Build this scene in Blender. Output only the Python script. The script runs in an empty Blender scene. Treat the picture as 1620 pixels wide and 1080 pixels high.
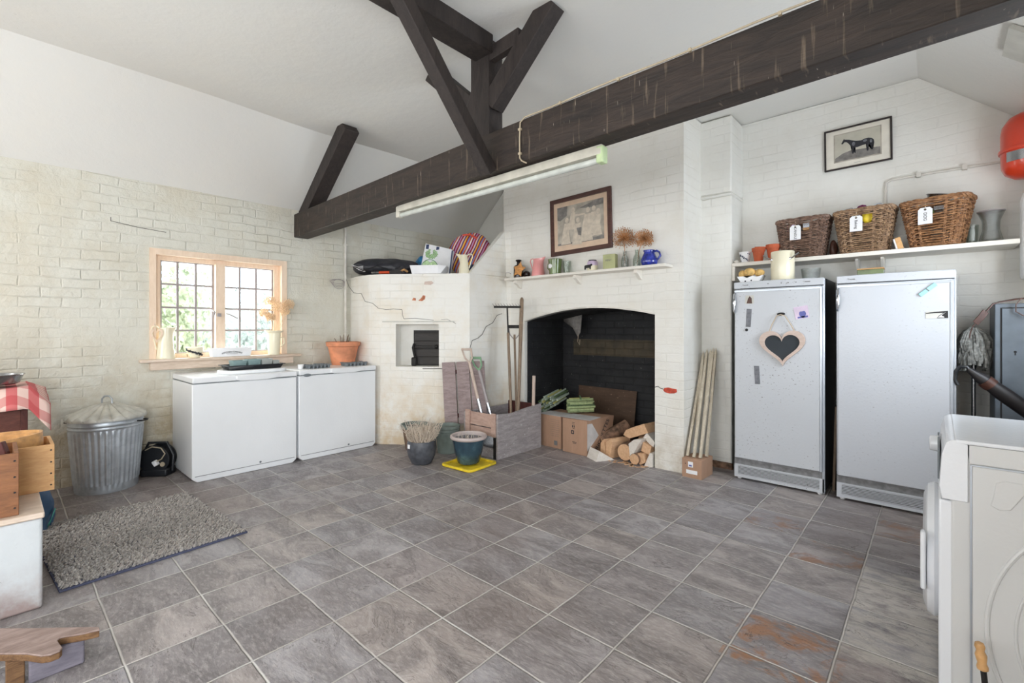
import bpy, bmesh, math, random
from mathutils import Vector, Matrix, Euler
random.seed(7)
PI = math.pi
sc = bpy.context.scene
COL = sc.collection
# ------------------------------------------------------------------ camera
cd = bpy.data.cameras.new('camera'); cam = bpy.data.objects.new('camera', cd); COL.objects.link(cam)
cd.sensor_width = 36; cd.lens = 742 / 1620 * 36; cd.shift_y = -22 / 1620; cd.clip_start = 0.05
cam.location = (0, 0, 1.2); cam.rotation_euler = (PI / 2, 0, math.atan(672 / 742))
sc.camera = cam
# ------------------------------------------------------------------ view, world, daylight
sc.view_settings.view_transform = 'Standard'; sc.view_settings.look = 'None'
sc.view_settings.gamma = 1; sc.view_settings.use_curve_mapping = False
sc.view_settings.exposure = 0.0
sc.cycles.use_denoising = True
sc.cycles.max_bounces = 10; sc.cycles.diffuse_bounces = 6; sc.cycles.glossy_bounces = 4
sc.cycles.transmission_bounces = 6; sc.cycles.transparent_max_bounces = 8
sc.cycles.sample_clamp_indirect = 6; sc.cycles.caustics_reflective = False; sc.cycles.caustics_refractive = False
w = bpy.data.worlds.new('world'); sc.world = w; w.use_nodes = True
bg = w.node_tree.nodes['Background']; bg.inputs[0].default_value = (0.86, 0.93, 1.0, 1); bg.inputs[1].default_value = 5.0
def area(name, loc, rot, sx, sy, power, color):
    l = bpy.data.lights.new(name, 'AREA'); l.shape = 'RECTANGLE'; l.size = sx; l.size_y = sy
    l.energy = power; l.color = color
    o = bpy.data.objects.new(name, l); COL.objects.link(o); o.location = loc; o.rotation_euler = rot
    return o
# daylight entering by the openings behind and beside the camera, and by the window in view
area('daylight_door_east', (0.78, -0.85, 1.15), (0, PI / 2, 0), 1.9, 1.3, 80, (0.91, 0.96, 1.0))
area('daylight_window_east', (0.78, 3.25, 1.55), (0, PI / 2, 0), 0.9, 1.0, 36, (0.80, 0.90, 1.0))
area('daylight_window_south', (-1.2, -2.18, 1.45), (PI / 2, 0, 0), 1.4, 1.2, 40, (1.0, 0.98, 0.96))
area('daylight_window_south_west', (-3.4, -2.18, 1.45), (PI / 2, 0, 0), 1.4, 1.2, 40, (1.0, 0.98, 0.95))
area('daylight_window_west', (-5.35, 1.42, 1.5), (0, -PI / 2, 0), 1.3, 1.5, 60, (1.0, 0.96, 0.90))

# ------------------------------------------------------------------ materials
def lin(c):
    return tuple((x / 255 / 12.92 if x / 255 <= 0.04045 else ((x / 255 + 0.055) / 1.055) ** 2.4) for x in c) + (1,)
class NT:
    def __init__(s, name):
        s.m = bpy.data.materials.new(name); s.m.use_nodes = True
        s.t = s.m.node_tree; s.b = s.t.nodes['Principled BSDF']; s.out = s.t.nodes['Material Output']
        s.tc = s.n('ShaderNodeTexCoord').outputs['Object']
    def n(s, typ, **kw):
        nd = s.t.nodes.new(typ)
        for k, v in kw.items():
            if k.startswith('i_'): pass
            else: setattr(nd, k, v)
        return nd
    def l(s, a, b): s.t.links.new(a, b)
    def val(s, inp, v):
        if isinstance(v, bpy.types.NodeSocket): s.l(v, inp)
        else: inp.default_value = v
    def noise(s, scale, detail=3, rough=0.5, vec=None, out='Fac', dist=0):
        nd = s.n('ShaderNodeTexNoise'); nd.inputs['Scale'].default_value = scale
        nd.inputs['Detail'].default_value = detail; nd.inputs['Roughness'].default_value = rough
        nd.inputs['Distortion'].default_value = dist
        s.l(vec if vec is not None else s.tc, nd.inputs['Vector']); return nd.outputs[out]
    def ramp(s, fac, stops):
        nd = s.n('ShaderNodeValToRGB'); e = nd.color_ramp.elements
        while len(e) < len(stops): e.new(0.5)
        for i, (p, c) in enumerate(stops):
            e[i].position = p
            e[i].color = lin(c) if isinstance(c, tuple) else (c, c, c, 1)
        s.l(fac, nd.inputs[0]); return nd.outputs[0]
    def mix(s, f, a, b, mode='MIX'):
        nd = s.n('ShaderNodeMix', data_type='RGBA', blend_type=mode)
        s.val(nd.inputs[0], f); s.val(nd.inputs[6], a); s.val(nd.inputs[7], b); return nd.outputs[2]
    def math(s, op, a, b=None, c=None):
        nd = s.n('ShaderNodeMath', operation=op); s.val(nd.inputs[0], a)
        if b is not None: s.val(nd.inputs[1], b)
        if c is not None: s.val(nd.inputs[2], c)
        return nd.outputs[0]
    def mapv(s, scale=(1, 1, 1), rot=(0, 0, 0), loc=(0, 0, 0), vec=None):
        nd = s.n('ShaderNodeMapping'); nd.inputs['Scale'].default_value = scale
        nd.inputs['Rotation'].default_value = rot; nd.inputs['Location'].default_value = loc
        s.l(vec if vec is not None else s.tc, nd.inputs['Vector']); return nd.outputs[0]
    def sep(s, vec=None):
        nd = s.n('ShaderNodeSeparateXYZ'); s.l(vec if vec is not None else s.tc, nd.inputs[0]); return nd.outputs
    def comb(s, x, y, z=0.0):
        nd = s.n('ShaderNodeCombineXYZ')
        for i, v in enumerate((x, y, z)): s.val(nd.inputs[i], v)
        return nd.outputs[0]
    def bump(s, h, dist, strength=1.0, nrm=None):
        nd = s.n('ShaderNodeBump'); nd.inputs['Distance'].default_value = dist
        nd.inputs['Strength'].default_value = strength; s.l(h, nd.inputs['Height'])
        if nrm is not None: s.l(nrm, nd.inputs['Normal'])
        s.l(nd.outputs[0], s.b.inputs['Normal']); return nd.outputs[0]
    def color(s, c): s.val(s.b.inputs['Base Color'], c if not isinstance(c, tuple) else lin(c)); return s
    def rough(s, r): s.val(s.b.inputs['Roughness'], r); return s
    def metal(s, v): s.b.inputs['Metallic'].default_value = v; return s

def simple(name, c, rough=0.6, metal=0, var=0.06, scale=12, bump=0.0, bscale=40, coat=0):
    """A plain surface with slight mottling and a fine grain."""
    t = NT(name)
    lo = tuple(max(0, x * (1 - var)) for x in c); hi = tuple(min(255, x * (1 + var)) for x in c)
    t.color(t.ramp(t.noise(scale, 4), [(0.3, lo), (0.7, hi)])).rough(rough).metal(metal)
    if bump: t.bump(t.noise(bscale, 4), bump)
    if coat: t.b.inputs['Coat Weight'].default_value = coat
    return t.m
def wood(name, dark, light, axis=0, rough=0.65, scale=9, bump=0.002, stretch=14, spots=None):
    t = NT(name); sc3 = [1.0, 1.0, 1.0]
    for i in range(3): sc3[i] = 1.0 if i == axis else stretch / 3
    v = t.mapv(tuple(sc3))
    a = t.noise(scale, 6, 0.65, v, dist=0.6); b = t.noise(scale * 5, 3, 0.6, v)
    f = t.math('ADD', t.math('MULTIPLY', a, 0.7), t.math('MULTIPLY', b, 0.3))
    c = t.ramp(f, [(0.32, dark), (0.68, light)])
    if spots:
        c = t.mix(t.ramp(t.noise(38, 3, 0.5), [(0.66, 0.0), (0.72, 0.9)]), c, lin(spots))
    t.color(c).rough(rough); t.bump(f, bump); return t.m
def painted_brick(name, ux, uy, base=(229, 227, 221), depth=0.010, mottle=(206, 200, 186), brick_amt=1.0,
                  dirt=None, dirt_top=0.7, spots=0.0, wob=0.012):
    """Thick lime paint over uneven brick: courses run along (ux, uy)."""
    t = NT(name); p = t.sep()
    u = t.math('ADD', t.math('MULTIPLY', p[0], ux), t.math('MULTIPLY', p[1], uy))
    wu = t.math('MULTIPLY', t.math('SUBTRACT', t.noise(3.2, 2), 0.5), wob * 4)
    wz = t.math('MULTIPLY', t.math('SUBTRACT', t.noise(2.1, 3, 0.6, t.mapv(loc=(3, 8, 1))), 0.5), wob * 5)
    v = t.comb(t.math('ADD', u, wu), t.math('ADD', p[2], wz))
    br = t.n('ShaderNodeTexBrick'); br.offset = 0.5
    for k, x in (('Scale', 1.0), ('Mortar Size', 0.008), ('Mortar Smooth', 1.0), ('Bias', 0.0), ('Brick Width', 0.225), ('Row Height', 0.075)):
        br.inputs[k].default_value = x
    t.l(v, br.inputs['Vector'])
    mort = t.math('SUBTRACT', 1.0, br.outputs['Fac'])
    patch = t.ramp(t.noise(1.7, 3, 0.6, t.mapv(loc=(9, 2, 4))), [(0.40, 0.12), (0.66, 1.0)])
    h1 = t.math('MULTIPLY', t.math('MULTIPLY', mort, patch), 0.26 * brick_amt)
    h2 = t.math('MULTIPLY', t.noise(11, 4, 0.6), 0.65)
    h3 = t.math('MULTIPLY', t.noise(60, 3, 0.6), 0.10)
    h = t.math('ADD', t.math('ADD', h1, h2), h3)
    t.bump(h, depth)
    c = t.mix(t.ramp(t.noise(2.6, 5, 0.65), [(0.45, 0.0), (0.72, 0.55)]), lin(base), lin(mottle))
    c = t.mix(t.math('MULTIPLY', t.math('MULTIPLY', br.outputs['Fac'], patch), 0.055 * brick_amt), c, lin((150, 142, 128)))
    if dirt:
        zz = t.math('MULTIPLY_ADD', p[2], -1.0 / dirt_top, 1.0)
        zz = t.math('MAXIMUM', zz, 0.0)
        f = t.math('MULTIPLY', zz, t.ramp(t.noise(4.5, 5, 0.7), [(0.35, 0.0), (0.65, 1.0)]))
        c = t.mix(t.math('MINIMUM', t.math('MULTIPLY', f, 1.1), 0.75), c, lin(dirt))
    if spots:
        f = t.ramp(t.noise(30, 4, 0.6, t.mapv((1, 1, 1.8))), [(0.70, 0.0), (0.735, 1.0)])
        g = t.ramp(t.noise(1.3, 2, 0.5, t.mapv(loc=(1, 5, 7))), [(0.45, 0.0), (0.65, 1.0)])
        c = t.mix(t.math('MULTIPLY', t.math('MULTIPLY', f, g), spots), c, lin((96, 78, 66)))
    t.color(c).rough(0.75)
    return t.m
M = {}
M['wall_west'] = painted_brick('lime_painted_brick_west', 0, 1, base=(210, 208, 197), depth=0.022, mottle=(198, 188, 166), dirt=(166, 146, 112), dirt_top=1.25, spots=0.8)
M['wall_north'] = painted_brick('lime_painted_brick_north', 1, 0, base=(228, 227, 222), depth=0.007, mottle=(214, 211, 203), brick_amt=1.1)
M['chimney'] = painted_brick('lime_painted_brick_chimney', 1, 0, base=(230, 228, 222), depth=0.009, mottle=(216, 210, 198), dirt=(190, 178, 160), dirt_top=0.5, spots=0.7)
M['plain_ns'] = painted_brick('painted_brick_plain', 0, 1, depth=0.006, brick_amt=0.8)
M['oven'] = painted_brick('lime_painted_brick_oven', 0.8, 0.6, base=(234, 232, 226), depth=0.008, mottle=(222, 208, 184), brick_amt=1.5, spots=0.6, dirt=(206, 178, 134), dirt_top=0.8, wob=0.006)
M['plinth'] = painted_brick('painted_plinth', 0, 1, base=(198, 202, 204), depth=0.008, mottle=(176, 180, 184), brick_amt=0.3, spots=1.0, dirt=(150, 120, 112), dirt_top=0.22)
M['ceiling'] = painted_brick('painted_plaster', 1, 1, base=(220, 219, 215), depth=0.005, mottle=(224, 221, 214), brick_amt=0.0, spots=0.25)

def soot():
    t = NT('sooty_black_brick'); p = t.sep()
    u = t.math('ADD', p[0], p[1]); v = t.comb(u, p[2])
    br = t.n('ShaderNodeTexBrick'); br.offset = 0.5
    for k, x in (('Scale', 1.0), ('Mortar Size', 0.008), ('Mortar Smooth', 0.5), ('Brick Width', 0.225), ('Row Height', 0.075)): br.inputs[k].default_value = x
    t.l(v, br.inputs['Vector'])
    h = t.math('ADD', t.math('MULTIPLY', t.math('SUBTRACT', 1.0, br.outputs['Fac']), 0.6), t.math('MULTIPLY', t.noise(14, 5, 0.6), 0.6))
    c = t.ramp(t.noise(5, 5, 0.6), [(0.3, (20, 21, 24)), (0.75, (44, 44, 46))])
    band = t.math('MULTIPLY', t.math('COMPARE', p[2], 0.98, 0.09), t.math('GREATER_THAN', p[0], -3.1))
    c = t.mix(t.math('MULTIPLY', band, 0.75), c, t.ramp(t.noise(9, 4), [(0.3, (66, 58, 44)), (0.7, (92, 80, 60))]))
    c = t.mix(t.ramp(t.noise(34, 3, 0.6), [(0.70, 0.0), (0.73, 0.7)]), c, lin((120, 118, 112)))
    t.color(c).rough(0.75); t.bump(h, 0.01); return t.m
M['soot'] = soot()

def slate():
    t = NT('slate_tiles'); p = t.sep()
    P = 0.3105
    u = t.math('DIVIDE', t.math('ADD', p[0], 0.2725 + P * 40), P)
    v = t.math('DIVIDE', t.math('ADD', p[1], -1.2440 + P * 40), P)
    wu = t.math('MULTIPLY', t.math('SUBTRACT', t.noise(5, 3), 0.5), 0.035)
    wv = t.math('MULTIPLY', t.math('SUBTRACT', t.noise(5, 3, 0.5, t.mapv(loc=(4, 4, 4))), 0.5), 0.035)
    u2 = t.math('ADD', u, wu); v2 = t.math('ADD', v, wv)
    def edge(x):
        f = t.math('FRACT', x); return t.math('MINIMUM', f, t.math('SUBTRACT', 1.0, f))
    e = t.math('MINIMUM', edge(u2), edge(v2))
    grout = t.ramp(e, [(0.007, 1.0), (0.018, 0.0)])
    cell = t.comb(t.math('FLOOR', u2), t.math('FLOOR', v2))
    wn = t.n('ShaderNodeTexWhiteNoise', noise_dimensions='2D'); t.l(cell, wn.inputs['Vector'])
    r = wn.outputs['Value']; rc = t.sep(wn.outputs['Color'])
    base = t.ramp(r, [(0.0, (154, 144, 142)), (0.28, (168, 164, 166)), (0.5, (148, 144, 148)), (0.75, (172, 162, 157)), (1.0, (136, 130, 131))])
    off = t.comb(t.math('MULTIPLY', rc[0], 19.0), t.math('MULTIPLY', rc[1], 23.0), 0.0)
    va = t.n('ShaderNodeVectorMath', operation='ADD'); t.l(t.tc, va.inputs[0]); t.l(off, va.inputs[1])
    tv = va.outputs[0]
    n1 = t.noise(3.2, 9, 0.60, t.mapv((1.0, 2.0, 1), (0, 0, 0.5), vec=tv), dist=0.8)
    n2 = t.noise(24, 8, 0.75, t.mapv((1.0, 2.6, 1), (0, 0, 0.5), vec=tv))
    c = t.mix(t.ramp(n1, [(0.38, 0.0), (0.60, 0.72)]), base, lin((100, 94, 94)), 'MIX')
    c = t.mix(t.ramp(n2, [(0.47, 0.0), (0.70, 0.50)]), c, lin((208, 200, 197)))
    # dry pale bloom on worn tiles, warm brown ones by the near right and left edges
    warm = t.ramp(t.noise(0.62, 2, 0.5, t.mapv(loc=(2.2, 0.3, 0))), [(0.48, 0.0), (0.66, 0.40)])
    c = t.mix(warm, c, lin((120, 100, 88)))
    rust = t.math('MULTIPLY', t.ramp(t.noise(6.5, 6, 0.65, tv, dist=0.8), [(0.50, 0.0), (0.64, 0.85)]), t.math('GREATER_THAN', rc[2], 0.984))
    c = t.mix(rust, c, lin((140, 100, 72)))
    du = t.math('ABSOLUTE', t.math('SUBTRACT', p[0], -0.42)); dv = t.math('ABSOLUTE', t.math('SUBTRACT', p[1], 1.98))
    m = t.math('LESS_THAN', t.math('MAXIMUM', du, dv), 0.18)
    rust2 = t.math('MULTIPLY', m, t.ramp(t.noise(7.5, 6, 0.7, t.mapv(loc=(1.3, 4.1, 0)), dist=1.0), [(0.48, 0.0), (0.62, 0.75)]))
    c = t.mix(rust2, c, lin((164, 112, 70)))
    pu = t.math('ABSOLUTE', t.math('SUBTRACT', p[0], -0.10)); pv = t.math('ABSOLUTE', t.math('SUBTRACT', p[1], 2.52))
    worn = t.math('MULTIPLY', t.math('LESS_THAN', t.math('MAXIMUM', pu, t.math('MULTIPLY', pv, 0.4)), 0.17), t.ramp(t.noise(8.0, 7, 0.7, t.mapv((1, 2, 1), loc=(5, 2, 1))), [(0.40, 0.0), (0.56, 0.75)]))
    c = t.mix(worn, c, lin((196, 190, 182)))
    # cleft edges: thin dark contour lines where the slate has split
    q = t.math('FRACT', t.math('MULTIPLY', n1, 7.0)); ln = t.ramp(t.math('ABSOLUTE', t.math('SUBTRACT', q, 0.5)), [(0.0, 1.0), (0.035, 0.0)])
    ln = t.math('MULTIPLY', ln, t.ramp(t.noise(2.6, 3, 0.6, t.mapv(loc=(3, 9, 2), vec=tv)), [(0.44, 0.0), (0.54, 0.9)]))
    c = t.mix(ln, c, lin((70, 62, 58)))
    gcol = t.ramp(t.noise(3, 4), [(0.35, (184, 176, 168)), (0.65, (222, 219, 214))])
    gsh = t.math('MULTIPLY', grout, t.ramp(t.noise(2.2, 3, 0.5, t.mapv(loc=(7, 1, 2))), [(0.32, 0.55), (0.55, 1.0)]))
    c = t.mix(gsh, c, gcol)
    t.color(c)
    t.rough(t.ramp(n2, [(0.3, 0.34), (0.7, 0.58)]))
    t.b.inputs['Specular IOR Level'].default_value = 0.4
    steps = t.math('SNAP', n1, 0.085)
    h = t.math('ADD', t.math('MULTIPLY', n1, 0.45), t.math('ADD', t.math('MULTIPLY', steps, 0.35), t.math('MULTIPLY', n2, 0.12)))
    h = t.math('ADD', h, t.math('MULTIPLY', grout, -0.20))
    t.bump(h, 0.032); return t.m
M['slate'] = slate()
M['timber'] = wood('black_stained_timber', (38, 30, 27), (70, 58, 52), 0, 0.7, 5, 0.004)
def streaked(name):
    t = NT(name); v = t.mapv((0.8, 4, 5)); a = t.noise(6, 6, 0.65, v, dist=0.5)
    c = t.ramp(a, [(0.3, (26, 20, 17)), (0.7, (58, 46, 39))])
    s = t.noise(9, 3, 0.5, t.mapv((5.5, 1, 0.45))); c = t.mix(t.ramp(s, [(0.62, 0.0), (0.74, 0.55)]), c, lin((134, 118, 100)))
    s2 = t.noise(17, 2, 0.5, t.mapv((6, 1, 0.5), loc=(3, 1, 5))); c = t.mix(t.ramp(s2, [(0.74, 0.0), (0.77, 0.8)]), c, lin((206, 198, 184)))
    t.color(c).rough(0.6); t.bump(a, 0.005); return t.m
M['beam'] = streaked('streaked_dark_beam')
M['post'] = wood('black_stained_post', (28, 23, 22), (58, 49, 46), 2, 0.7, 5, 0.004)
M['peach'] = wood('pale_peach_gloss_wood', (222, 196, 170), (238, 216, 194), 2, 0.45, 5, 0.002)
M['sill'] = wood('worn_pinkish_sill', (196, 176, 156), (226, 208, 192), 1, 0.6, 5, 0.002)
M['lead'] = simple('grey_window_bars', (156, 148, 148), 0.5)
M['white_wood'] = wood('white_gloss_wood', (222, 216, 206), (236, 231, 222), 0, 0.45, 5, 0.001)
def glassm(name, rough=0.0, col=(235, 245, 245), ribs=0, weight=0.35):
    t = NT(name); t.t.nodes.remove(t.b)
    g = t.n('ShaderNodeBsdfGlossy'); g.inputs['Roughness'].default_value = 0.05 + rough
    tr = t.n('ShaderNodeBsdfTransparent'); tr.inputs[0].default_value = lin(col)
    fr = t.n('ShaderNodeLayerWeight'); fr.inputs['Blend'].default_value = 0.15
    mx = t.n('ShaderNodeMixShader'); t.l(t.math('MULTIPLY_ADD', fr.outputs['Fresnel'], 0.35, weight * 0.06), mx.inputs[0])
    if ribs:
        b = t.n('ShaderNodeBump'); b.inputs['Distance'].default_value = 0.01; t.l(t.noise(ribs, 4, 0.6), b.inputs['Height'])
        t.l(b.outputs[0], g.inputs['Normal']); t.l(b.outputs[0], fr.inputs['Normal'])
    t.l(tr.outputs[0], mx.inputs[1]); t.l(g.outputs[0], mx.inputs[2]); t.l(mx.outputs[0], t.out.inputs[0]); return t.m
M['pane'] = glassm('old_window_glass', 0.05, (240, 246, 248))
M['clear'] = glassm('clear_glass', 0.0, (242, 246, 243), ribs=30, weight=1.6)
M['cutglass'] = glassm('cut_glass', 0.0, (240, 243, 242), ribs=90, weight=3.0)
def enamel(name, c, marks=0.0, rough=0.28, rust=0):
    t = NT(name); cc = t.ramp(t.noise(3, 3), [(0.3, tuple(x * .98 for x in c)), (0.7, c)])
    if marks:
        f = t.ramp(t.noise(55, 3, 0.6, t.mapv((1, 1, 1.4))), [(0.63, 0.0), (0.66, 1.0)])
        g = t.ramp(t.noise(3, 2), [(0.4, 0.0), (0.6, 1.0)])
        cc = t.mix(t.math('MULTIPLY', t.math('MULTIPLY', f, g), marks), cc, lin((92, 84, 82)))
    t.color(cc).rough(rough); t.bump(t.noise(70, 2), 0.0006); return t.m
M['freezer'] = enamel('white_freezer_enamel', (238, 240, 242), 0, 0.3)
M['fridge'] = enamel('white_fridge_enamel_scuffed', (192, 195, 200), 0.9, 0.32)
M['fridge_clean'] = enamel('white_fridge_enamel', (190, 193, 199), 0.35, 0.3)
M['charcoal_shaded'] = simple('charcoal_shaded_cabinet_side', (46, 48, 52), 0.5)  # dark grey puts the shade beside the fridges into the cabinet colour
M['silver'] = simple('silver_trim', (176, 182, 190), 0.3, 0.6, 0.03)
M['greystrip'] = simple('worn_grey_strip', (122, 122, 124), 0.6, 0, 0.15, 30)
M['chrome'] = simple('bright_chrome', (210, 214, 220), 0.12, 1.0, 0.02)
M['washer'] = enamel('white_appliance_gloss', (220, 222, 226), 0, 0.2)
M['washer_grey'] = enamel('pale_grey_appliance_steel', (200, 200, 199), 0, 0.28)
M['dark'] = simple('near_black', (24, 24, 26), 0.6)
M['black_iron'] = simple('black_iron', (34, 32, 31), 0.55, 0.4, 0.2, 20, 0.002, 60)
M['rusty_iron'] = wood('sooty_iron_plate', (26, 25, 25), (56, 50, 46), 0, 0.6, 8, 0.003)
M['plastic_black'] = simple('black_plastic', (30, 32, 36), 0.4)
M['plastic_grey'] = simple('grey_plastic', (112, 118, 122), 0.5)
M['cable'] = simple('cream_cable', (180, 166, 142), 0.5)
M['pipe_white'] = simple('white_painted_pipe', (214, 210, 202), 0.5)
def galv():
    t = NT('galvanised_steel'); v = t.n('ShaderNodeTexVoronoi'); v.inputs['Scale'].default_value = 34; t.l(t.tc, v.inputs['Vector'])
    c = t.ramp(t.sep(v.outputs['Color'])[0], [(0.0, (182, 188, 194)), (1.0, (198, 204, 210))])
    c = t.mix(t.ramp(t.noise(5, 4, 0.6), [(0.45, 0.0), (0.7, 0.5)]), c, lin((156, 162, 168)))
    t.color(c).rough(t.ramp(t.noise(7, 3), [(0.3, 0.30), (0.7, 0.5)])).metal(0.7); return t.m
M['galv'] = galv()
M['galv_lid'] = simple('weathered_pale_zinc', (188, 186, 178), 0.55, 0.35, 0.15, 9)
M['pine'] = wood('new_pine', (196, 144, 92), (222, 178, 124), 1, 0.55, 6, 0.0015)
M['honey'] = wood('honey_brown_pine', (112, 70, 40), (150, 98, 58), 1, 0.55, 6, 0.0015)
M['red_brown'] = wood('red_brown_fibreboard', (78, 42, 36), (112, 66, 54), 1, 0.7, 14, 0.002)
M['grey_wood'] = wood('weathered_grey_wood', (126, 120, 120), (176, 168, 168), 1, 0.75, 7, 0.004, spots=(214, 214, 214))
M['plank'] = wood('weathered_slatted_wood', (122, 106, 106), (176, 158, 156), 0, 0.8, 7, 0.004)
M['pink_wood'] = wood('pinkish_weathered_wood', (158, 128, 116), (196, 168, 154), 0, 0.75, 7, 0.003)
M['dark_red_wood'] = wood('dark_red_wood', (60, 26, 24), (96, 48, 42), 2, 0.7, 8, 0.003)
M['tool_wood'] = wood('grey_brown_tool_handle', (104, 86, 70), (152, 130, 108), 2, 0.6, 9, 0.001)
M['tool_wood_pale'] = wood('pale_pink_tool_handle', (178, 156, 142), (206, 188, 176), 2, 0.6, 9, 0.001)
M['stake'] = wood('pressure_treated_stake', (160, 148, 126), (212, 202, 184), 2, 0.7, 9, 0.002)
M['log_face'] = wood('split_log_face', (196, 152, 116), (226, 188, 150), 1, 0.8, 10, 0.003)
M['log_white'] = wood('pale_birch_face', (206, 198, 188), (232, 226, 218), 1, 0.8, 10, 0.003)
M['bark'] = simple('grey_brown_bark', (108, 84, 68), 0.9, 0, 0.35, 26, 0.008, 26)
M['card'] = wood('brown_cardboard', (164, 130, 106), (180, 144, 120), 2, 0.8, 3, 0.0005)
M['card_white'] = simple('greyed_cardboard', (190, 186, 184), 0.8)
M['rust_sheet'] = wood('rusty_brown_sheet', (70, 52, 40), (94, 72, 56), 0, 0.8, 3, 0.002, spots=(126, 104, 84))
M['terracotta'] = simple('terracotta', (186, 92, 58), 0.8, 0, 0.08, 14, 0.001, 60)
M['terracotta_pale'] = simple('bloomed_terracotta', (214, 142, 106), 0.8, 0, 0.12, 10, 0.001, 60)
M['soil'] = simple('dark_compost', (48, 34, 28), 0.95, 0, 0.3, 40, 0.01, 50)
M['pot_grey'] = simple('graphite_glaze', (74, 76, 82), 0.4, 0, 0.15, 30, 0.0008, 60)
def glaze():
    t = NT('teal_blue_glaze'); p = t.sep()
    c = t.ramp(t.noise(6, 4, 0.6), [(0.3, (38, 50, 66)), (0.55, (52, 76, 88)), (0.75, (92, 122, 128))])
    t.color(c).rough(0.2); return t.m
M['pot_blue'] = glaze()
M['pot_rim'] = simple('pinkish_grey_rim', (186, 172, 168), 0.45)
M['pot_green'] = simple('green_grey_plastic_pot', (112, 122, 116), 0.6, 0, 0.2, 8)
M['pot_brown'] = simple('stained_brown_pot', (110, 88, 72), 0.8, 0, 0.2, 10)
M['twig'] = simple('bleached_twigs', (200, 186, 170), 0.85)
M['yellow'] = simple('yellow_tray_plastic', (226, 198, 48), 0.4, 0, 0.12, 16)
M['cream'] = simple('cream_enamel', (236, 228, 202), 0.3, 0, 0.03, 6, coat=0.3)
M['pink'] = simple('pink_enamel', (226, 152, 150), 0.3, 0, 0.03, 6, coat=0.3)
M['cobalt'] = simple('cobalt_blue_glaze', (34, 48, 140), 0.15, 0, 0.25, 40, 0.002, 60, coat=0.5)
M['green_glaze'] = simple('olive_green_glaze', (96, 112, 66), 0.2, 0, 0.2, 12, coat=0.4)
M['brown_glass'] = simple('dark_bottle', (40, 32, 30), 0.15)
M['starfish'] = simple('dried_starfish', (204, 146, 88), 0.9, 0, 0.15, 60, 0.004, 90)
M['lilac'] = simple('lilac_label', (206, 186, 212), 0.4)
M['paper'] = simple('white_card', (236, 236, 238), 0.7, 0, 0.02)
M['paper_grey'] = simple('print_paper', (196, 194, 186), 0.7, 0, 0.05)
M['ink'] = simple('dark_ink', (44, 44, 50), 0.7)
M['ink_grey'] = simple('grey_ink', (112, 112, 112), 0.7)
M['sepia'] = simple('sepia_ink', (128, 112, 92), 0.8)
M['mount_pink'] = simple('foxed_mount', (216, 190, 166), 0.8, 0, 0.04)
M['mount'] = simple('cream_mount', (226, 220, 208), 0.8, 0, 0.03)
M['frame_brown'] = wood('dark_brown_frame', (62, 38, 34), (96, 62, 54), 0, 0.35, 8, 0.001)
M['frame_black'] = simple('black_red_frame', (34, 22, 22), 0.35)
M['green_box'] = simple('pale_green_carton', (172, 174, 128), 0.6)
M['dried'] = simple('dried_seed_head', (170, 122, 80), 0.9, 0, 0.3)
M['dried_pale'] = simple('pale_dried_flower', (234, 206, 172), 0.9, 0, 0.1)
def wicker(name, a, b):
    t = NT(name); p = t.sep()
    c = t.ramp(t.noise(42, 4, 0.7), [(0.3, a), (0.7, b)]); t.color(c).rough(0.55); t.bump(t.noise(120, 2), 0.001); return t.m
M['wicker_dark'] = wicker('dark_wicker', (56, 38, 32), (150, 120, 102))
M['wicker'] = wicker('mid_brown_wicker', (74, 50, 38), (184, 150, 116))
M['wicker_red'] = wicker('chestnut_wicker', (76, 44, 28), (186, 138, 96))
M['purple'] = simple('purple_wrap', (122, 28, 92), 0.5)
M['foil'] = simple('silver_foil', (200, 204, 212), 0.25, 0.9)
M['board'] = simple('slate_chalkboard', (44, 50, 56), 0.7)
M['limed'] = wood('limed_pinkish_wood', (190, 166, 152), (214, 196, 186), 0, 0.7, 9, 0.002)
M['string'] = simple('jute_string', (196, 178, 156), 0.9)
M['pink_card'] = simple('pink_postcard', (214, 196, 216), 0.6)
M['blue_ink'] = simple('violet_blue_print', (96, 100, 162), 0.6)
M['magnet'] = simple('magnetic_strip', (108, 110, 116), 0.5, 0, 0.15, 40)
M['aqua'] = simple('aqua_plastic', (150, 200, 206), 0.3)
M['red'] = simple('red_lacquer_steel', (206, 62, 34), 0.28, 0, 0.03, 5, coat=0.3)
M['steel'] = simple('brushed_steel', (172, 172, 174), 0.25, 1.0, 0.04)
M['blue_grey'] = simple('blue_grey_steel_paint', (98, 108, 118), 0.4, 0, 0.06)
M['leather'] = simple('brown_leather', (74, 44, 34), 0.45, 0, 0.2, 20)
M['leather_black'] = simple('black_umbrella_cloth', (26, 22, 24), 0.5, 0, 0.2, 20)
M['mop'] = simple('grey_mop_cotton', (124, 124, 120), 0.95, 0, 0.25, 60, 0.004, 90)
M['rug'] = wicker('grey_chenille', (136, 130, 126), (204, 198, 192))
M['rug_edge'] = simple('navy_rug_binding', (70, 74, 96), 0.9)
M['bag_black'] = simple('black_nylon', (40, 40, 46), 0.45, 0, 0.2, 12, 0.01, 14)
M['bag_paper'] = simple('white_paper_bag', (222, 222, 224), 0.6, 0, 0.04, 10)
M['navy'] = simple('navy_band', (44, 58, 92), 0.6)
M['leaf'] = simple('printed_leaf_green', (120, 160, 96), 0.7, 0, 0.3, 60)
M['leaf_pale'] = simple('printed_pale_green', (176, 204, 156), 0.7, 0, 0.2, 60)
M['orange'] = simple('orange_red_grip', (206, 76, 40), 0.4)
M['blue_plastic'] = simple('sky_blue_plastic', (40, 120, 170), 0.4)
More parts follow.
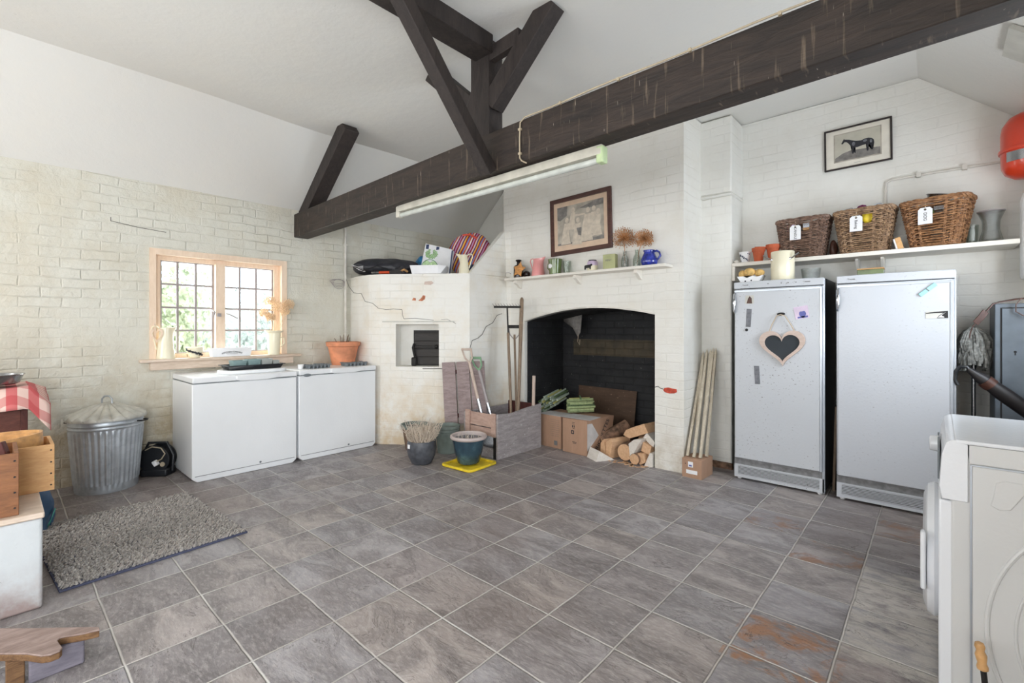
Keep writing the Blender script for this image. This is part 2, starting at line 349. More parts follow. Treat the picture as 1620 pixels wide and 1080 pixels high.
M['potato'] = simple('potato_skin', (204, 168, 104), 0.85, 0, 0.15, 30, 0.004, 60)
def stripes():
    t = NT('striped_cotton'); p = t.sep()
    c = t.n('ShaderNodeValToRGB'); c.color_ramp.interpolation = 'CONSTANT'
    cols = [(150, 30, 50), (222, 196, 190), (90, 60, 120), (232, 180, 60), (150, 30, 50), (120, 140, 190), (210, 90, 50), (230, 220, 214), (130, 24, 60), (190, 140, 180)]
    e = c.color_ramp.elements
    while len(e) < len(cols): e.new(0.5)
    for i, k in enumerate(cols): e[i].position = i / len(cols); e[i].color = lin(k)
    t.l(t.math('FRACT', t.math('MULTIPLY', t.math('ADD', p[0], t.math('MULTIPLY', t.noise(4, 2), 0.03)), 7.0)), c.inputs[0])
    t.color(c.outputs[0]).rough(0.8); t.bump(t.noise(9, 3), 0.02); return t.m
M['stripes'] = stripes()
def check():
    t = NT('red_checked_towel'); p = t.sep()
    a = t.math('GREATER_THAN', t.math('FRACT', t.math('MULTIPLY', p[1], 11.0)), 0.5)
    b = t.math('GREATER_THAN', t.math('FRACT', t.math('MULTIPLY', p[0], 30.0)), 0.5)
    c = t.mix(a, lin((226, 196, 186)), lin((206, 112, 112))); c = t.mix(t.math('MULTIPLY', b, 0.5), c, lin((186, 60, 66)))
    t.color(c).rough(0.85); return t.m
M['check'] = check()
M['tent_green'] = simple('green_net', (120, 150, 110), 0.6)
M['kindling'] = wood('green_tinged_kindling', (108, 126, 88), (176, 186, 134), 1, 0.75, 9, 0.002)
M['kindling_pale'] = wood('bleached_kindling', (150, 166, 150), (192, 202, 184), 1, 0.75, 9, 0.002)
M['boot_blue'] = simple('blue_tarpaulin', (58, 88, 122), 0.45, 0, 0.15, 8)
M['teal'] = simple('teal_webbing', (64, 150, 128), 0.5)
M['turned'] = simple('turned_pale_wood', (192, 148, 98), 0.35, 0, 0.12, 30)
M['fluoro_body'] = simple('cream_batten', (196, 192, 180), 0.4)
M['fluoro_tube'] = simple('unlit_tube', (196, 200, 194), 0.2)
M['fluoro_cap'] = simple('pale_green_cap', (186, 204, 160), 0.4)
M['brick_red'] = simple('bare_red_brick', (176, 70, 52), 0.85, 0, 0.2, 30, 0.003, 60)
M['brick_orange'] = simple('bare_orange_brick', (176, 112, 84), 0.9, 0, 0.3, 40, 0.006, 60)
M['crack'] = simple('open_crack', (58, 52, 48), 0.9)
M['foliage'] = simple('sunlit_hedge_leaves', (206, 218, 176), 0.6, 0, 0.3, 9)
M['foliage_grey'] = simple('silvery_hedge_leaves', (202, 206, 198), 0.6, 0, 0.25, 9)
M['paving'] = simple('pale_paving_outside', (222, 218, 208), 0.8)

# ------------------------------------------------------------------ geometry helpers
def frame(o, x, y):
    x = Vector(x).normalized(); z = x.cross(Vector(y)).normalized(); y2 = z.cross(x)
    m = Matrix((x, y2, z)).transposed().to_4x4(); m.translation = Vector(o); return m
XZ = lambda x, y, z: frame((x, y, z), (1, 0, 0), (0, 0, 1))      # local xy = world xz, extrudes toward -Y
YZ = lambda x, y, z: frame((x, y, z), (0, 1, 0), (0, 0, 1))      # local xy = world yz, extrudes toward +X
class G:
    def __init__(s): s.bm = bmesh.new()
    def _add(s, vs, fs, m=None):
        b = [s.bm.verts.new(m @ Vector(v) if m else v) for v in vs]
        for f in fs:
            try: s.bm.faces.new([b[i] for i in f])
            except ValueError: pass
        return b
    def box(s, x0, x1, y0, y1, z0, z1, m=None):
        s._add([(x0, y0, z0), (x1, y0, z0), (x1, y1, z0), (x0, y1, z0), (x0, y0, z1), (x1, y0, z1), (x1, y1, z1), (x0, y1, z1)],
               [(0, 3, 2, 1), (4, 5, 6, 7), (0, 1, 5, 4), (1, 2, 6, 5), (2, 3, 7, 6), (3, 0, 4, 7)], m); return s
    def prism(s, poly, h, m=None):
        n = len(poly)
        s._add([(x, y, 0) for x, y in poly] + [(x, y, h) for x, y in poly],
               [tuple(reversed(range(n))), tuple(range(n, 2 * n))] + [(i, (i + 1) % n, n + (i + 1) % n, n + i) for i in range(n)], m); return s
    def ring(s, outer, inner, h, m=None):
        """a flat frame between two matching outlines, extruded by h"""
        n = len(outer); V = [(x, y, 0) for x, y in outer] + [(x, y, 0) for x, y in inner] + [(x, y, h) for x, y in outer] + [(x, y, h) for x, y in inner]
        F = []
        for i in range(n):
            j = (i + 1) % n
            F += [(i, n + i, n + j, j), (2 * n + i, 2 * n + j, 3 * n + j, 3 * n + i), (i, j, 2 * n + j, 2 * n + i), (n + i, 3 * n + i, 3 * n + j, n + j)]
        s._add(V, F, m); return s
    def lathe(s, prof, n=32, c=(0, 0, 0), m=None, flute=None, rx=1, ry=1):
        V = []; F = []; k = len(prof)
        for i in range(n):
            a = 2 * PI * i / n
            for r, z in prof:
                f = flute(a, z) if flute else 1
                V.append((c[0] + r * f * rx * math.cos(a), c[1] + r * f * ry * math.sin(a), c[2] + z))
        for i in range(n):
            j = (i + 1) % n
            for q in range(k - 1): F.append((i * k + q, j * k + q, j * k + q + 1, i * k + q + 1))
        if prof[0][0] > 1e-5: F.append(tuple(i * k for i in reversed(range(n))))
        if prof[-1][0] > 1e-5 : F.append(tuple(i * k + k - 1 for i in range(n)))
        s._add(V, F, m); return s
    def open_lathe(s, prof, n=32, c=(0, 0, 0), m=None, **k):
        return s.lathe([(0.0, prof[0][1])] + prof + [(0.0, prof[-1][1])], n, c, m, **k)
    def tube(s, pts, r, n=8, closed=False):
        pts = [Vector(p) for p in pts]; K = len(pts); V = []; F = []
        rr = r if isinstance(r, (list, tuple)) else [r] * K
        t0 = (pts[1] - pts[0]).normalized(); up = Vector((0, 0, 1)) if abs(t0.z) < 0.9 else Vector((1, 0, 0))
        nx = t0.cross(up).normalized()
        for i, p in enumerate(pts):
            a = pts[i - 1] if i or closed else p; b = pts[(i + 1) % K] if i < K - 1 or closed else p
            t = (b - a); t = t.normalized() if t.length > 1e-9 else t0
            nx = (nx - t * nx.dot(t)); nx = nx.normalized() if nx.length > 1e-9 else t.orthogonal().normalized()
            ny = t.cross(nx)
            for q in range(n):
                ang = 2 * PI * q / n; V.append(p + nx * (rr[i] * math.cos(ang)) + ny * (rr[i] * math.sin(ang)))
        for i in range(K if closed else K - 1):
            j = (i + 1) % K
            for q in range(n): F.append((i * n + q, i * n + (q + 1) % n, j * n + (q + 1) % n, j * n + q))
        if not closed: F += [tuple(reversed(range(n))), tuple(range((K - 1) * n, K * n))]
        s._add(V, F); return s
    def bar(s, p, q, wd, th, up=(0, 0, 1)):
        """a straight squared length of timber from p to q"""
        p = Vector(p); q = Vector(q); d = q - p; L = d.length; m = frame(p, d, up)
        return s.box(0, L, -wd / 2, wd / 2, -th / 2, th / 2, m)
    def ball(s, c, r, n=12, sc3=(1, 1, 1), rnd=0, m=None):
        k = n // 2 + 1
        prof = [(math.sin(PI * i / (k - 1)), -math.cos(PI * i / (k - 1))) for i in range(k)]
        V = []; F = []
        ph = random.random() * 9
        for i in range(n):
            a = 2 * PI * i / n
            for x, z in prof:
                q = 1 + rnd * math.sin(3 * a + ph) * math.sin(4 * z + ph)
                V.append((c[0] + r * sc3[0] * x * math.cos(a) * q, c[1] + r * sc3[1] * x * math.sin(a) * q, c[2] + r * sc3[2] * z * q))
        for i in range(n):
            j = (i + 1) % n
            for q in range(k - 1): F.append((i * k + q, j * k + q, j * k + q + 1, i * k + q + 1))
        s._add(V, F, m); bmesh.ops.remove_doubles(s.bm, verts=s.bm.verts, dist=1e-6); return s
    def poly(s, pts): s._add(pts, [tuple(range(len(pts)))]); return s
    def build(s, name, mat, parent=None, smooth=True, bevel=0, seg=2, label=None, solid=0, sub=0, angle=0.7):
        bmesh.ops.remove_doubles(s.bm, verts=s.bm.verts, dist=1e-5)
        bmesh.ops.recalc_face_normals(s.bm, faces=s.bm.faces)
        me = bpy.data.meshes.new(name); s.bm.to_mesh(me); s.bm.free()
        me.materials.append(M[mat] if isinstance(mat, str) else mat)
        if smooth:
            me.polygons.foreach_set('use_smooth', [True] * len(me.polygons)); me.set_sharp_from_angle(angle=angle)
        o = bpy.data.objects.new(name, me); COL.objects.link(o)
        if parent: o.parent = parent
        if solid:
            d = o.modifiers.new('solid', 'SOLIDIFY'); d.thickness = solid
        if bevel:
            d = o.modifiers.new('bevel', 'BEVEL'); d.width = bevel; d.segments = seg; d.limit_method = 'ANGLE'; d.angle_limit = 0.6
        if sub:
            d = o.modifiers.new('sub', 'SUBSURF'); d.levels = sub; d.render_levels = sub
        if label: o['label'] = label
        return o
def tag(o, label=None, cat=None, group=None, kind=None):
    if label: o['label'] = label
    if cat: o['category'] = cat
    if group: o['group'] = group
    if kind: o['kind'] = kind
    return o
def thing(name, label, cat, loc=(0, 0, 0), rz=0, group=None, rot=None):
    o = bpy.data.objects.new(name, None); COL.objects.link(o); o.empty_display_size = 0.1
    o.location = loc; o.rotation_euler = rot if rot else (0, 0, rz)
    return tag(o, label, cat, group)
def struct(o): o['kind'] = 'structure'; return o
def text(name, s, size, m, mat, parent, extrude=0.0006, arc=0):
    """Lettering as a mesh lying in the xy plane of matrix m, centred."""
    c = bpy.data.curves.new(name, 'FONT'); c.body = s; c.size = size; c.align_x = 'CENTER'; c.align_y = 'CENTER'; c.extrude = extrude
    tmp = bpy.data.objects.new(name, c); COL.objects.link(tmp)
    dg = bpy.context.evaluated_depsgraph_get(); me = bpy.data.meshes.new_from_object(tmp.evaluated_get(dg)); me.name = name
    bpy.data.objects.remove(tmp, do_unlink=True)
    if arc:
        for v in me.vertices:
            a = v.co.x / arc; r = arc + v.co.y; v.co.x = r * math.sin(a); v.co.y = r * math.cos(a) - arc
    me.transform(m); me.materials.clear(); me.materials.append(M[mat])
    o = bpy.data.objects.new(name, me); COL.objects.link(o); o.parent = parent; return o
def arcpts(cx, cz, r, a0, a1, n): return [(cx + r * math.cos(a0 + (a1 - a0) * i / n), cz + r * math.sin(a0 + (a1 - a0) * i / n)) for i in range(n + 1)]
def rrect(x0, x1, y0, y1, r, k=4):
    P = []
    for cx, cy, a in ((x1 - r, y0 + r, -PI / 2), (x1 - r, y1 - r, 0), (x0 + r, y1 - r, PI / 2), (x0 + r, y0 + r, PI)):
        P += arcpts(cx, cy, r, a, a + PI / 2, k)
    return P
# ------------------------------------------------------------------ the room
XW, XE, YS, YN = -4.85, 0.60, -2.0, 4.50
def slab_holes(g, o, u, W, H, T, holes):
    """wall panel from o along u, with rectangular holes (u0,u1,z0,z1); T = thickness vector"""
    us = sorted({0, W} | {h[0] for h in holes} | {h[1] for h in holes}); zs = sorted({0, H} | {h[2] for h in holes} | {h[3] for h in holes})
    o = Vector(o); u = Vector(u); T = Vector(T); up = Vector((0, 0, 1))
    def inside(a, b): return any(h[0] < a < h[1] and h[2] < b < h[3] for h in holes)
    def P(a, b, t): return o + u * a + up * b + T * t
    for i in range(len(us) - 1):
        for j in range(len(zs) - 1):
            a0, a1, b0, b1 = us[i], us[i + 1], zs[j], zs[j + 1]
            solid = not inside((a0 + a1) / 2, (b0 + b1) / 2)
            if solid:
                for t in (0, 1): g.poly([P(a0, b0, t), P(a1, b0, t), P(a1, b1, t), P(a0, b1, t)])
            def nb(da, db):
                x = (a0 + a1) / 2 + da * (a1 - a0) ; 
                ii, jj = i + da, j + db
                if ii < 0 or jj < 0 or ii >= len(us) - 1 or jj >= len(zs) - 1: return False
                return not inside((us[ii] + us[ii + 1]) / 2, (zs[jj] + zs[jj + 1]) / 2)
            if solid:
                if not nb(-1, 0): g.poly([P(a0, b0, 0), P(a0, b1, 0), P(a0, b1, 1), P(a0, b0, 1)])
                if not nb(1, 0): g.poly([P(a1, b0, 0), P(a1, b1, 0), P(a1, b1, 1), P(a1, b0, 1)])
                if not nb(0, -1): g.poly([P(a0, b0, 0), P(a1, b0, 0), P(a1, b0, 1), P(a0, b0, 1)])
                if not nb(0, 1): g.poly([P(a0, b1, 0), P(a1, b1, 0), P(a1, b1, 1), P(a0, b1, 1)])
    return g
struct(G().box(XW - 0.25, XE + 0.25, YS - 0.25, YN + 0.2, -0.12, 0).build('floor', 'slate', smooth=False))
struct(slab_holes(G(), (XW, YS - 0.2, 0), (0, 1, 0), YN + 0.2 - YS + 0.2, 2.42, (-0.22, 0, 0),
                  [(0.865 - YS + 0.2, 1.975 - YS + 0.2, 0.90, 1.865)]).build('wall_west', 'wall_west', smooth=False))
struct(slab_holes(G(), (XE, YS - 0.2, 0), (0, 1, 0), YN + 0.2 - YS + 0.2, 2.42, (0.15, 0, 0),
                  [(-1.5 - YS + 0.2, -0.2 - YS + 0.2, 0.0, 2.1), (2.75 - YS + 0.2, 3.75 - YS + 0.2, 1.1, 2.0)]).build('wall_east', 'plain_ns', smooth=False))
gable = [(XW - 0.1, 0), (XE + 0.1, 0), (XE + 0.1, 2.40), (XE, 2.40), (-0.10, 3.01), (-4.20, 3.01), (XW, 2.40), (XW - 0.1, 2.40)]
struct(G().prism(gable, 0.2, XZ(0, YN + 0.2, 0)).build('wall_north', 'wall_north', smooth=False))
g = slab_holes(G(), (XW - 0.2, YS, 0), (1, 0, 0), XE - XW + 0.4, 3.05, (0, -0.15, 0),
               [(-4.1 - XW + 0.2, -2.7 - XW + 0.2, 0.85, 2.05), (-1.9 - XW + 0.2, -0.5 - XW + 0.2, 0.85, 2.05)])
struct(g.build('wall_south', M['wall_north'], smooth=False))
# ceiling: a flat collar with a slope down to each side wall, gently uneven
g = G(); NY = 40
prof = [(XW - 0.1, 2.31), (XW, 2.400)] + [(XW + 0.65 * k / 5, 2.400 + 0.605 * k / 5) for k in range(1, 5)] + [(-4.20, 3.005)] + [(-4.2 + 4.1 * k / 20, 3.005) for k in range(1, 20)] + [(-0.10, 3.005), (0.25, 2.70), (XE, 2.40), (XE + 0.1, 2.31)]
rows = []
for j in range(NY + 1):
    y = YS - 0.1 + (YN - YS + 0.2) * j / NY
    r = []
    for k, (x, z) in enumerate(prof):
        wv = 0.006 * math.sin(y * 1.9 + x * 1.3) + 0.004 * math.sin(y * 4.1 - x * 2.2)
        r.append(g.bm.verts.new((x + (0.012 * math.sin(y * 2.3) if k in (6,) else 0), y, z + (wv if k > 1 else wv * 0.5))))
    rows.append(r)
for j in range(NY):
    for k in range(len(prof) - 1): g.bm.faces.new((rows[j][k], rows[j + 1][k], rows[j + 1][k + 1], rows[j][k + 1]))
c = g.build('ceiling', 'ceiling', angle=0.35); d = c.modifiers.new('solid', 'SOLIDIFY'); d.thickness = 0.08; d.offset = 1.0
struct(c)
# chimney breast with its arched hearth, cut right through to the north wall
CX0, CX1, CY = -3.565, -1.54, 3.80
a = [(-1.79, 0), (-1.79, 1.312)] + [(-1.79 + (-3.26 + 1.79) * k / 14, 1.312 + (1.262 - 1.312) * k / 14 + 0.098 * math.sin(PI * k / 14) ** 0.9) for k in range(1, 14)] + [(-3.26, 1.262), (-3.26, 0)]
outl = [(CX0, 0), (CX0, 3.0), (CX1, 3.0), (CX1, 0)] + a
g = G(); n = len(a)
# front face split into strips over the arch so that every face stays convex
def strip(y):
    F = [[(CX0, y, 0), (-3.26, y, 0), (-3.26, y, 1.262), (-3.26, y, 3.0), (CX0, y, 3.0)], [(CX1, y, 0), (-1.79, y, 0), (-1.79, y, 1.312), (-1.79, y, 3.0), (CX1, y, 3.0)]]
    for k in range(1, n - 2):
        (x0, z0), (x1, z1) = a[k], a[k + 1]; F.append([(x0, y, z0), (x1, y, z1), (x1, y, 3.0), (x0, y, 3.0)])
    return F
for y in (CY, YN - 0.012):
    for f in strip(y): g.poly(f)
for k in range(n - 1):
    (x0, z0), (x1, z1) = a[k], a[k + 1]; g.poly([(x0, CY, z0), (x1, CY, z1), (x1, YN - 0.012, z1), (x0, YN - 0.012, z0)])
for x in (CX0, CX1): g.poly([(x, CY, 0), (x, YN - 0.012, 0), (x, YN - 0.012, 3.0), (x, CY, 3.0)])
struct(g.build('wall_chimney', 'chimney', smooth=False))
# soot-blackened lining inside the hearth
ins = 0.012; g = G(); y0, y1 = CY + 0.035, YN - 0.02
li = [(x + (-ins if x > -2.5 else ins), z) if z < 1.30 or k in (1, n - 2) else (x, z - ins) for k, (x, z) in enumerate(a)]
for k in range(n - 1):
    (x0, z0), (x1, z1) = li[k], li[k + 1]; g.poly([(x0, y0, z0), (x1, y0, z1), (x1, y1, z1), (x0, y1, z0)])
for k in range(1, n - 2):
    (x0, z0), (x1, z1) = li[k], li[k + 1]; g.poly([(x0, y1, 0), (x1, y1, 0), (x1, y1, z1), (x0, y1, z0)])
struct(g.build('wall_hearth', 'soot', smooth=False))
# white painted trim under the arch, left of the hearth
pts = [(x, z) for x, z in reversed(a[1:-1])]
g = G(); g.prism([(x, z - 0.0) for x, z in pts] + [(x, z + 0.014) for x, z in reversed(pts)], 0.012, XZ(0, CY, 0))
struct(g.build('trim_1', 'pipe_white', smooth=False))
# flue pier on the right of the breast, thicker above its ledge
g = G(); g.box(CX1 - 0.02, -1.29, 4.20, YN + 0.01, 0, 2.33); g.box(CX1 - 0.02, -1.285, 4.18, YN + 0.01, 2.35, 3.0); g.box(CX1 - 0.02, -1.28, 4.17, YN + 0.01, 2.325, 2.352)
struct(g.build('wall_flue', 'wall_north', smooth=True, bevel=0.015, angle=0.5))
struct(G().box(CX1, -1.28, 4.17, 4.20, 0, 0.05).box(-1.29, -0.5, 4.47, 4.50, 0, 0.06).build('baseboard_north', 'bark', smooth=False))
# bread oven built across the corner: a polygonal block with a recessed door
OZ = 1.75
plan = [(-4.85, 2.67), (-4.60, 2.625), (-4.40, 2.630), (-4.25, 2.67), (-3.51, 3.235), (-3.455, 3.80)]
g = G()
A = Vector((-4.25, 2.67, 0)); Bp = Vector((-3.51, 3.235, 0)); du = (Bp - A).normalized(); W = (Bp - A).length; nin = Vector((-du.y, du.x, 0))
nx0, nx1, nz0, nz1 = 0.165, 0.615, 0.80, 1.235
slab_holes(g, A, du, W, OZ, nin * 0.17, [(nx0, nx1, nz0, nz1)])
for (x0, y0), (x1, y1) in zip(plan[:3], plan[1:4]): g.poly([(x0, y0, 0), (x1, y1, 0), (x1, y1, OZ), (x0, y0, OZ)])
# chamfered crown at the left, sloping smoke chamber at the right
g.poly([(-3.51, 3.235, 0), (-3.455, 3.80, 0), (-3.455, 3.80, 2.26), (-3.53, 3.78, 2.26), (-3.51, 3.235, OZ)])
g.poly([(-3.51, 3.235, OZ), (-3.53, 3.78, 2.26), (-3.60, 3.78, 2.26), (-3.575, 3.255, OZ)])
g.poly([(-3.455, 3.80, 2.26), (-3.53, 3.78, 2.26), (-3.60, 3.78, 2.26), (-3.60, 3.80, 2.26)])
g.poly([(-3.575, 3.255, OZ), (-3.60, 3.78, 2.26), (-3.60, 3.78, OZ)])
g.poly([(x, y, OZ) for x, y in plan] + [(-3.455, 4.49, OZ), (-4.85, 4.49, OZ)])
b = g.build('wall_oven', 'oven', smooth=False)
struct(b)
struct(slab_holes(G(), A + nin * 0.168 + du * 0.12 + Vector((0, 0, 0.75)), du, 0.55, 0.55, nin * 0.02, []).build('trim_2', 'chimney', smooth=False))
# iron oven door deep in the recess, with bar and latch
t = thing('oven_door', 'black iron plank door with long strap bar set in the white brick bread oven', 'oven door', A + du * nx0 + nin * 0.13, math.atan2(du.y, du.x))
g = G(); zz = nz0 + 0.012
for k in range(4): g.box(0.155, nx1 - nx0 - 0.004, 0, 0.02, zz + k * 0.083, zz + k * 0.083 + 0.080)
g.build('door_panel', 'rusty_iron', t, bevel=0.003)
G().box(0.145, 0.449, 0.012, 0.034, nz0 + 0.003, nz0 + 0.372).build('door_back', 'black_iron', t)
G().box(0.15, 0.41, -0.016, 0.0, nz0 + 0.19, nz0 + 0.212).ball((0.395, -0.022, nz0 + 0.201), 0.022).build('strap_bar', 'black_iron', t, bevel=0.003)
G().tube([(0.158, -0.02, nz0 + 0.23), (0.150, -0.035, nz0 + 0.19), (0.158, -0.03, nz0 + 0.14), (0.165, -0.02, nz0 + 0.10)], 0.012, 8).build('latch', 'black_iron', t)
G().box(0.135, 0.19, -0.05, 0.0, nz0, nz0 + 0.09).build('hinge_block', 'black_iron', t, bevel=0.012)
# slate lintel over the recess and the stepped cracks in the oven's brickwork
g = G(); m = frame(A, du, (0, 0, 1))
g = G(); g.prism([(nx0 - 0.14, nz1 + 0.020), (nx1 + 0.16, nz1 + 0.020), (nx1 + 0.16, nz1 + 0.032), (nx0 - 0.14, nz1 + 0.032)], 0.012, m)
struct(g.build('trim_3', 'paper_grey', smooth=False))
def crack(name, pts, m, wd=0.004):
    g = G()
    for (x0, z0), (x1, z1) in zip(pts, pts[1:]):
        L = math.hypot(x1 - x0, z1 - z0) or 1e-6; nx, nz = -(z1 - z0) / L * wd / 2, (x1 - x0) / L * wd / 2
        g.prism([(x0 - nx, z0 - nz), (x1 - nx, z1 - nz), (x1 + nx, z1 + nz), (x0 + nx, z0 + nz)], 0.0015, m)
    return struct(g.build(name, 'crack', smooth=False))
crack('trim_4', [(-0.36, 1.70), (-0.33, 1.62), (-0.28, 1.56), (-0.20, 1.55), (-0.16, 1.47), (-0.08, 1.45), (-0.02, 1.40), (0.06, 1.385), (0.14, 1.39), (0.23, 1.385), (0.235, 1.33), (0.25, 1.29), (0.37, 1.295), (0.56, 1.275)], frame(A, du, (0, 0, 1)))
crack('trim_5', [(0.64, 1.28), (0.70, 1.285), (0.79, 1.24)], frame(A, du, (0, 0, 1)), 0.003)
crack('trim_6', [(0.0, 0.99), (0.03, 1.07), (0.10, 1.09), (0.16, 1.13), (0.21, 1.21), (0.30, 1.25), (0.36, 1.33), (0.43, 1.35)], frame((-3.505, 3.235, 0), (0.055, 0.565, 0), (0, 0, 1)), 0.005)
crack('trim_7', [(nx1 - 0.17, nz0 - 0.02), (nx1 + 0.02, nz0 - 0.018), (nx1 + 0.10, nz0 - 0.03)], frame(A, du, (0, 0, 1)), 0.008)
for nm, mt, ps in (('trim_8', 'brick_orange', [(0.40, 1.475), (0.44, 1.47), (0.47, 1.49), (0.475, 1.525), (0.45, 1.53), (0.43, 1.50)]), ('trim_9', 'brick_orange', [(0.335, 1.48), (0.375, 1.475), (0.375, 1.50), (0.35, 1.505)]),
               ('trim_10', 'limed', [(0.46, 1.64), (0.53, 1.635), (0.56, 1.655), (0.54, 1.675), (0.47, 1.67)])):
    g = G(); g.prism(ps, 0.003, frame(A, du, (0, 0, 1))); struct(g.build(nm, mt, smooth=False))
g = G(); g.prism([(-1.70, 0.655), (-1.66, 0.648), (-1.62, 0.652), (-1.595, 0.665), (-1.60, 0.69), (-1.64, 0.692), (-1.67, 0.698), (-1.705, 0.69), (-1.715, 0.672)], 0.003, XZ(0, CY, 0)); struct(g.build('trim_11', 'brick_red', smooth=False))
crack('trim_12', [(-1.79, 0.69), (-1.76, 0.70), (-1.74, 0.685), (-1.715, 0.68)], XZ(0, CY, 0), 0.005)
YZm = lambda x, y, z: frame((x, y, z), (0, 1, 0), (0, 0, 1))
crack('trim_13', [(0.62, 2.075), (0.62, 2.045), (0.80, 2.02), (0.98, 2.008)], YZm(XW, 0, 0), 0.004)
# ------------------------------------------------------------------ west window
t = thing('window_1', None, None, (XW, 0.865, 0.90)); struct(t)
fw = 1.11; fh = 0.965
g = G()   # timber lining of the reveal, frame and mullion
g.box(-0.20, 0.012, 0.0, 0.045, 0.037, fh - 0.05); g.box(-0.20, 0.012, fw - 0.05, fw, 0.037, fh - 0.05); g.box(-0.20, 0.013, 0.0, fw, fh - 0.05, fh)
g.build('reveal_lining', 'peach', t, smooth=False)
g = G(); g.box(-0.115, -0.06, 0.045, fw - 0.05, 0.037, 0.073); g.box(-0.115, -0.06, 0.045, fw - 0.05, fh - 0.088, fh - 0.05)
g.box(-0.115, -0.02, 0.492, 0.568, 0.073, fh - 0.088); g.box(-0.115, -0.06, 0.045, 0.087, 0.073, fh - 0.088); g.box(-0.115, -0.06, 1.012, fw - 0.05, 0.073, fh - 0.088)
g.build('window_frame', 'peach', t, smooth=False)
for nm, ya, yb, cols in (('left', 0.087, 0.492, (0.215, 0.352)), ('right', 0.568, 1.012, (0.71, 0.855))):
    g = G(); za, zb = 0.073, fh - 0.088
    for y in cols + (ya + 0.006, yb - 0.006): g.box(-0.100, -0.084, y - 0.0085, y + 0.0085, za, zb)
    for k in range(5): z = za + (zb - za) * k / 4; g.box(-0.101, -0.083, ya, yb, z - 0.008, z + 0.008)
    s = g.build('casement', 'lead', t)
    G().box(-0.094, -0.091, ya, yb, za, zb).build('pane', 'pane', s, smooth=False)
g = G(); g.box(-0.06, 0.0, 0.50, 0.53, 0.40, 0.43).tube([(-0.04, 0.585, 0.43), (0.0, 0.60, 0.42), (0.02, 0.66, 0.385)], 0.006); g.tube([(-0.05, 0.475, 0.46), (-0.01, 0.48, 0.44), (-0.02, 0.47, 0.40)], 0.008)
g.build('catch', 'lead', t)
g = G(); g.box(-0.10, 0.075, -0.07, fw + 0.12, 0.012, 0.036); t2 = g.build('window_sill', 'sill', t, bevel=0.006)
g = G(); g.box(-0.02, 0.045, 0.0, fw + 0.05, -0.055, 0.012); g.build('sill_board', 'sill', t, bevel=0.003)
# garden seen through it: paving, clipped hedge of leaves
struct(G().box(-11, -5.2, -4, 8, -0.2, -0.1).build('ground_outside', 'paving', smooth=False))
def hedge(name, mat, x0, x1, y0, y1, z0, z1, n, label):
    g = G(); V = []; F = []
    for i in range(n):
        p = Vector((random.uniform(x0, x1), random.uniform(y0, y1), random.uniform(z0, z1) * (0.75 + 0.25 * math.sin(random.random() * 3))))
        s = random.uniform(0.03, 0.07); r = Euler((random.random() * 6, random.random() * 6, random.random() * 6)).to_matrix()
        b = len(V); V += [p + r @ Vector(q) * s for q in ((-1, 0, 0), (0, -0.5, 0.1), (1, 0, 0), (0, 0.5, 0.1))]; F.append((b, b + 1, b + 2, b + 3))
    g._add(V, F); g.box(x0 - 0.3, x0, y0, y1, -0.1, z1 * 0.8)
    o = g.build(name, mat, smooth=False); return tag(o, label, 'hedge', kind='stuff')
hedge('garden_hedge', 'foliage', -7.4, -6.6, -0.5, 1.9, -0.1, 2.15, 5200, 'sunlit green garden hedge seen through the left half of the window')
hedge('silvery_hedge', 'foliage_grey', -9.2, -8.2, 1.7, 5.6, -0.1, 2.0, 5200, 'silvery hedge seen through the right half of the window')
# unglazed-looking openings out of view: frames only
for nm, x0, x1 in (('window_2', -4.1, -2.7), ('window_3', -1.9, -0.5)):
    t = thing(nm, None, None, (x0, YS, 0.85)); struct(t); g = G()
    for x in (0, 0.45, 0.90, 1.35): g.box(x, x + 0.05, -0.10, -0.05, 0, 1.2)
    g.box(0, 1.4, -0.10, -0.05, 0, 0.05); g.box(0, 1.4, -0.10, -0.05, 1.15, 1.2); g.build('window_frame', 'peach', t)
t = thing('window_4', None, None, (XE, 2.75, 1.1)); struct(t); g = G()
for y in (0, 0.48, 0.95): g.box(0.05, 0.10, y, y + 0.05, 0, 0.9)
g.box(0.05, 0.10, 0, 1.0, 0, 0.05); g.box(0.05, 0.10, 0, 1.0, 0.85, 0.9); g.build('window_frame', 'peach', t)
t = thing('door_1', None, None, (XE, -1.5, 0)); struct(t); g = G(); g.box(0.03, 0.12, 0, 0.05, 0, 2.1); g.box(0.03, 0.12, 1.25, 1.3, 0, 2.1); g.box(0.03, 0.12, 0, 1.3, 2.05, 2.1); g.build('door_frame', 'peach', t)
# grey board on the right-hand slope
m = frame((0.27, 3.33, 2.676), (0, 1, 0), (0.75, 0, -0.66)); struct(G().box(0, 0.32, 0.0, 0.34, -0.005, 0.015, m).build('trim_14', 'paper_grey', smooth=False))

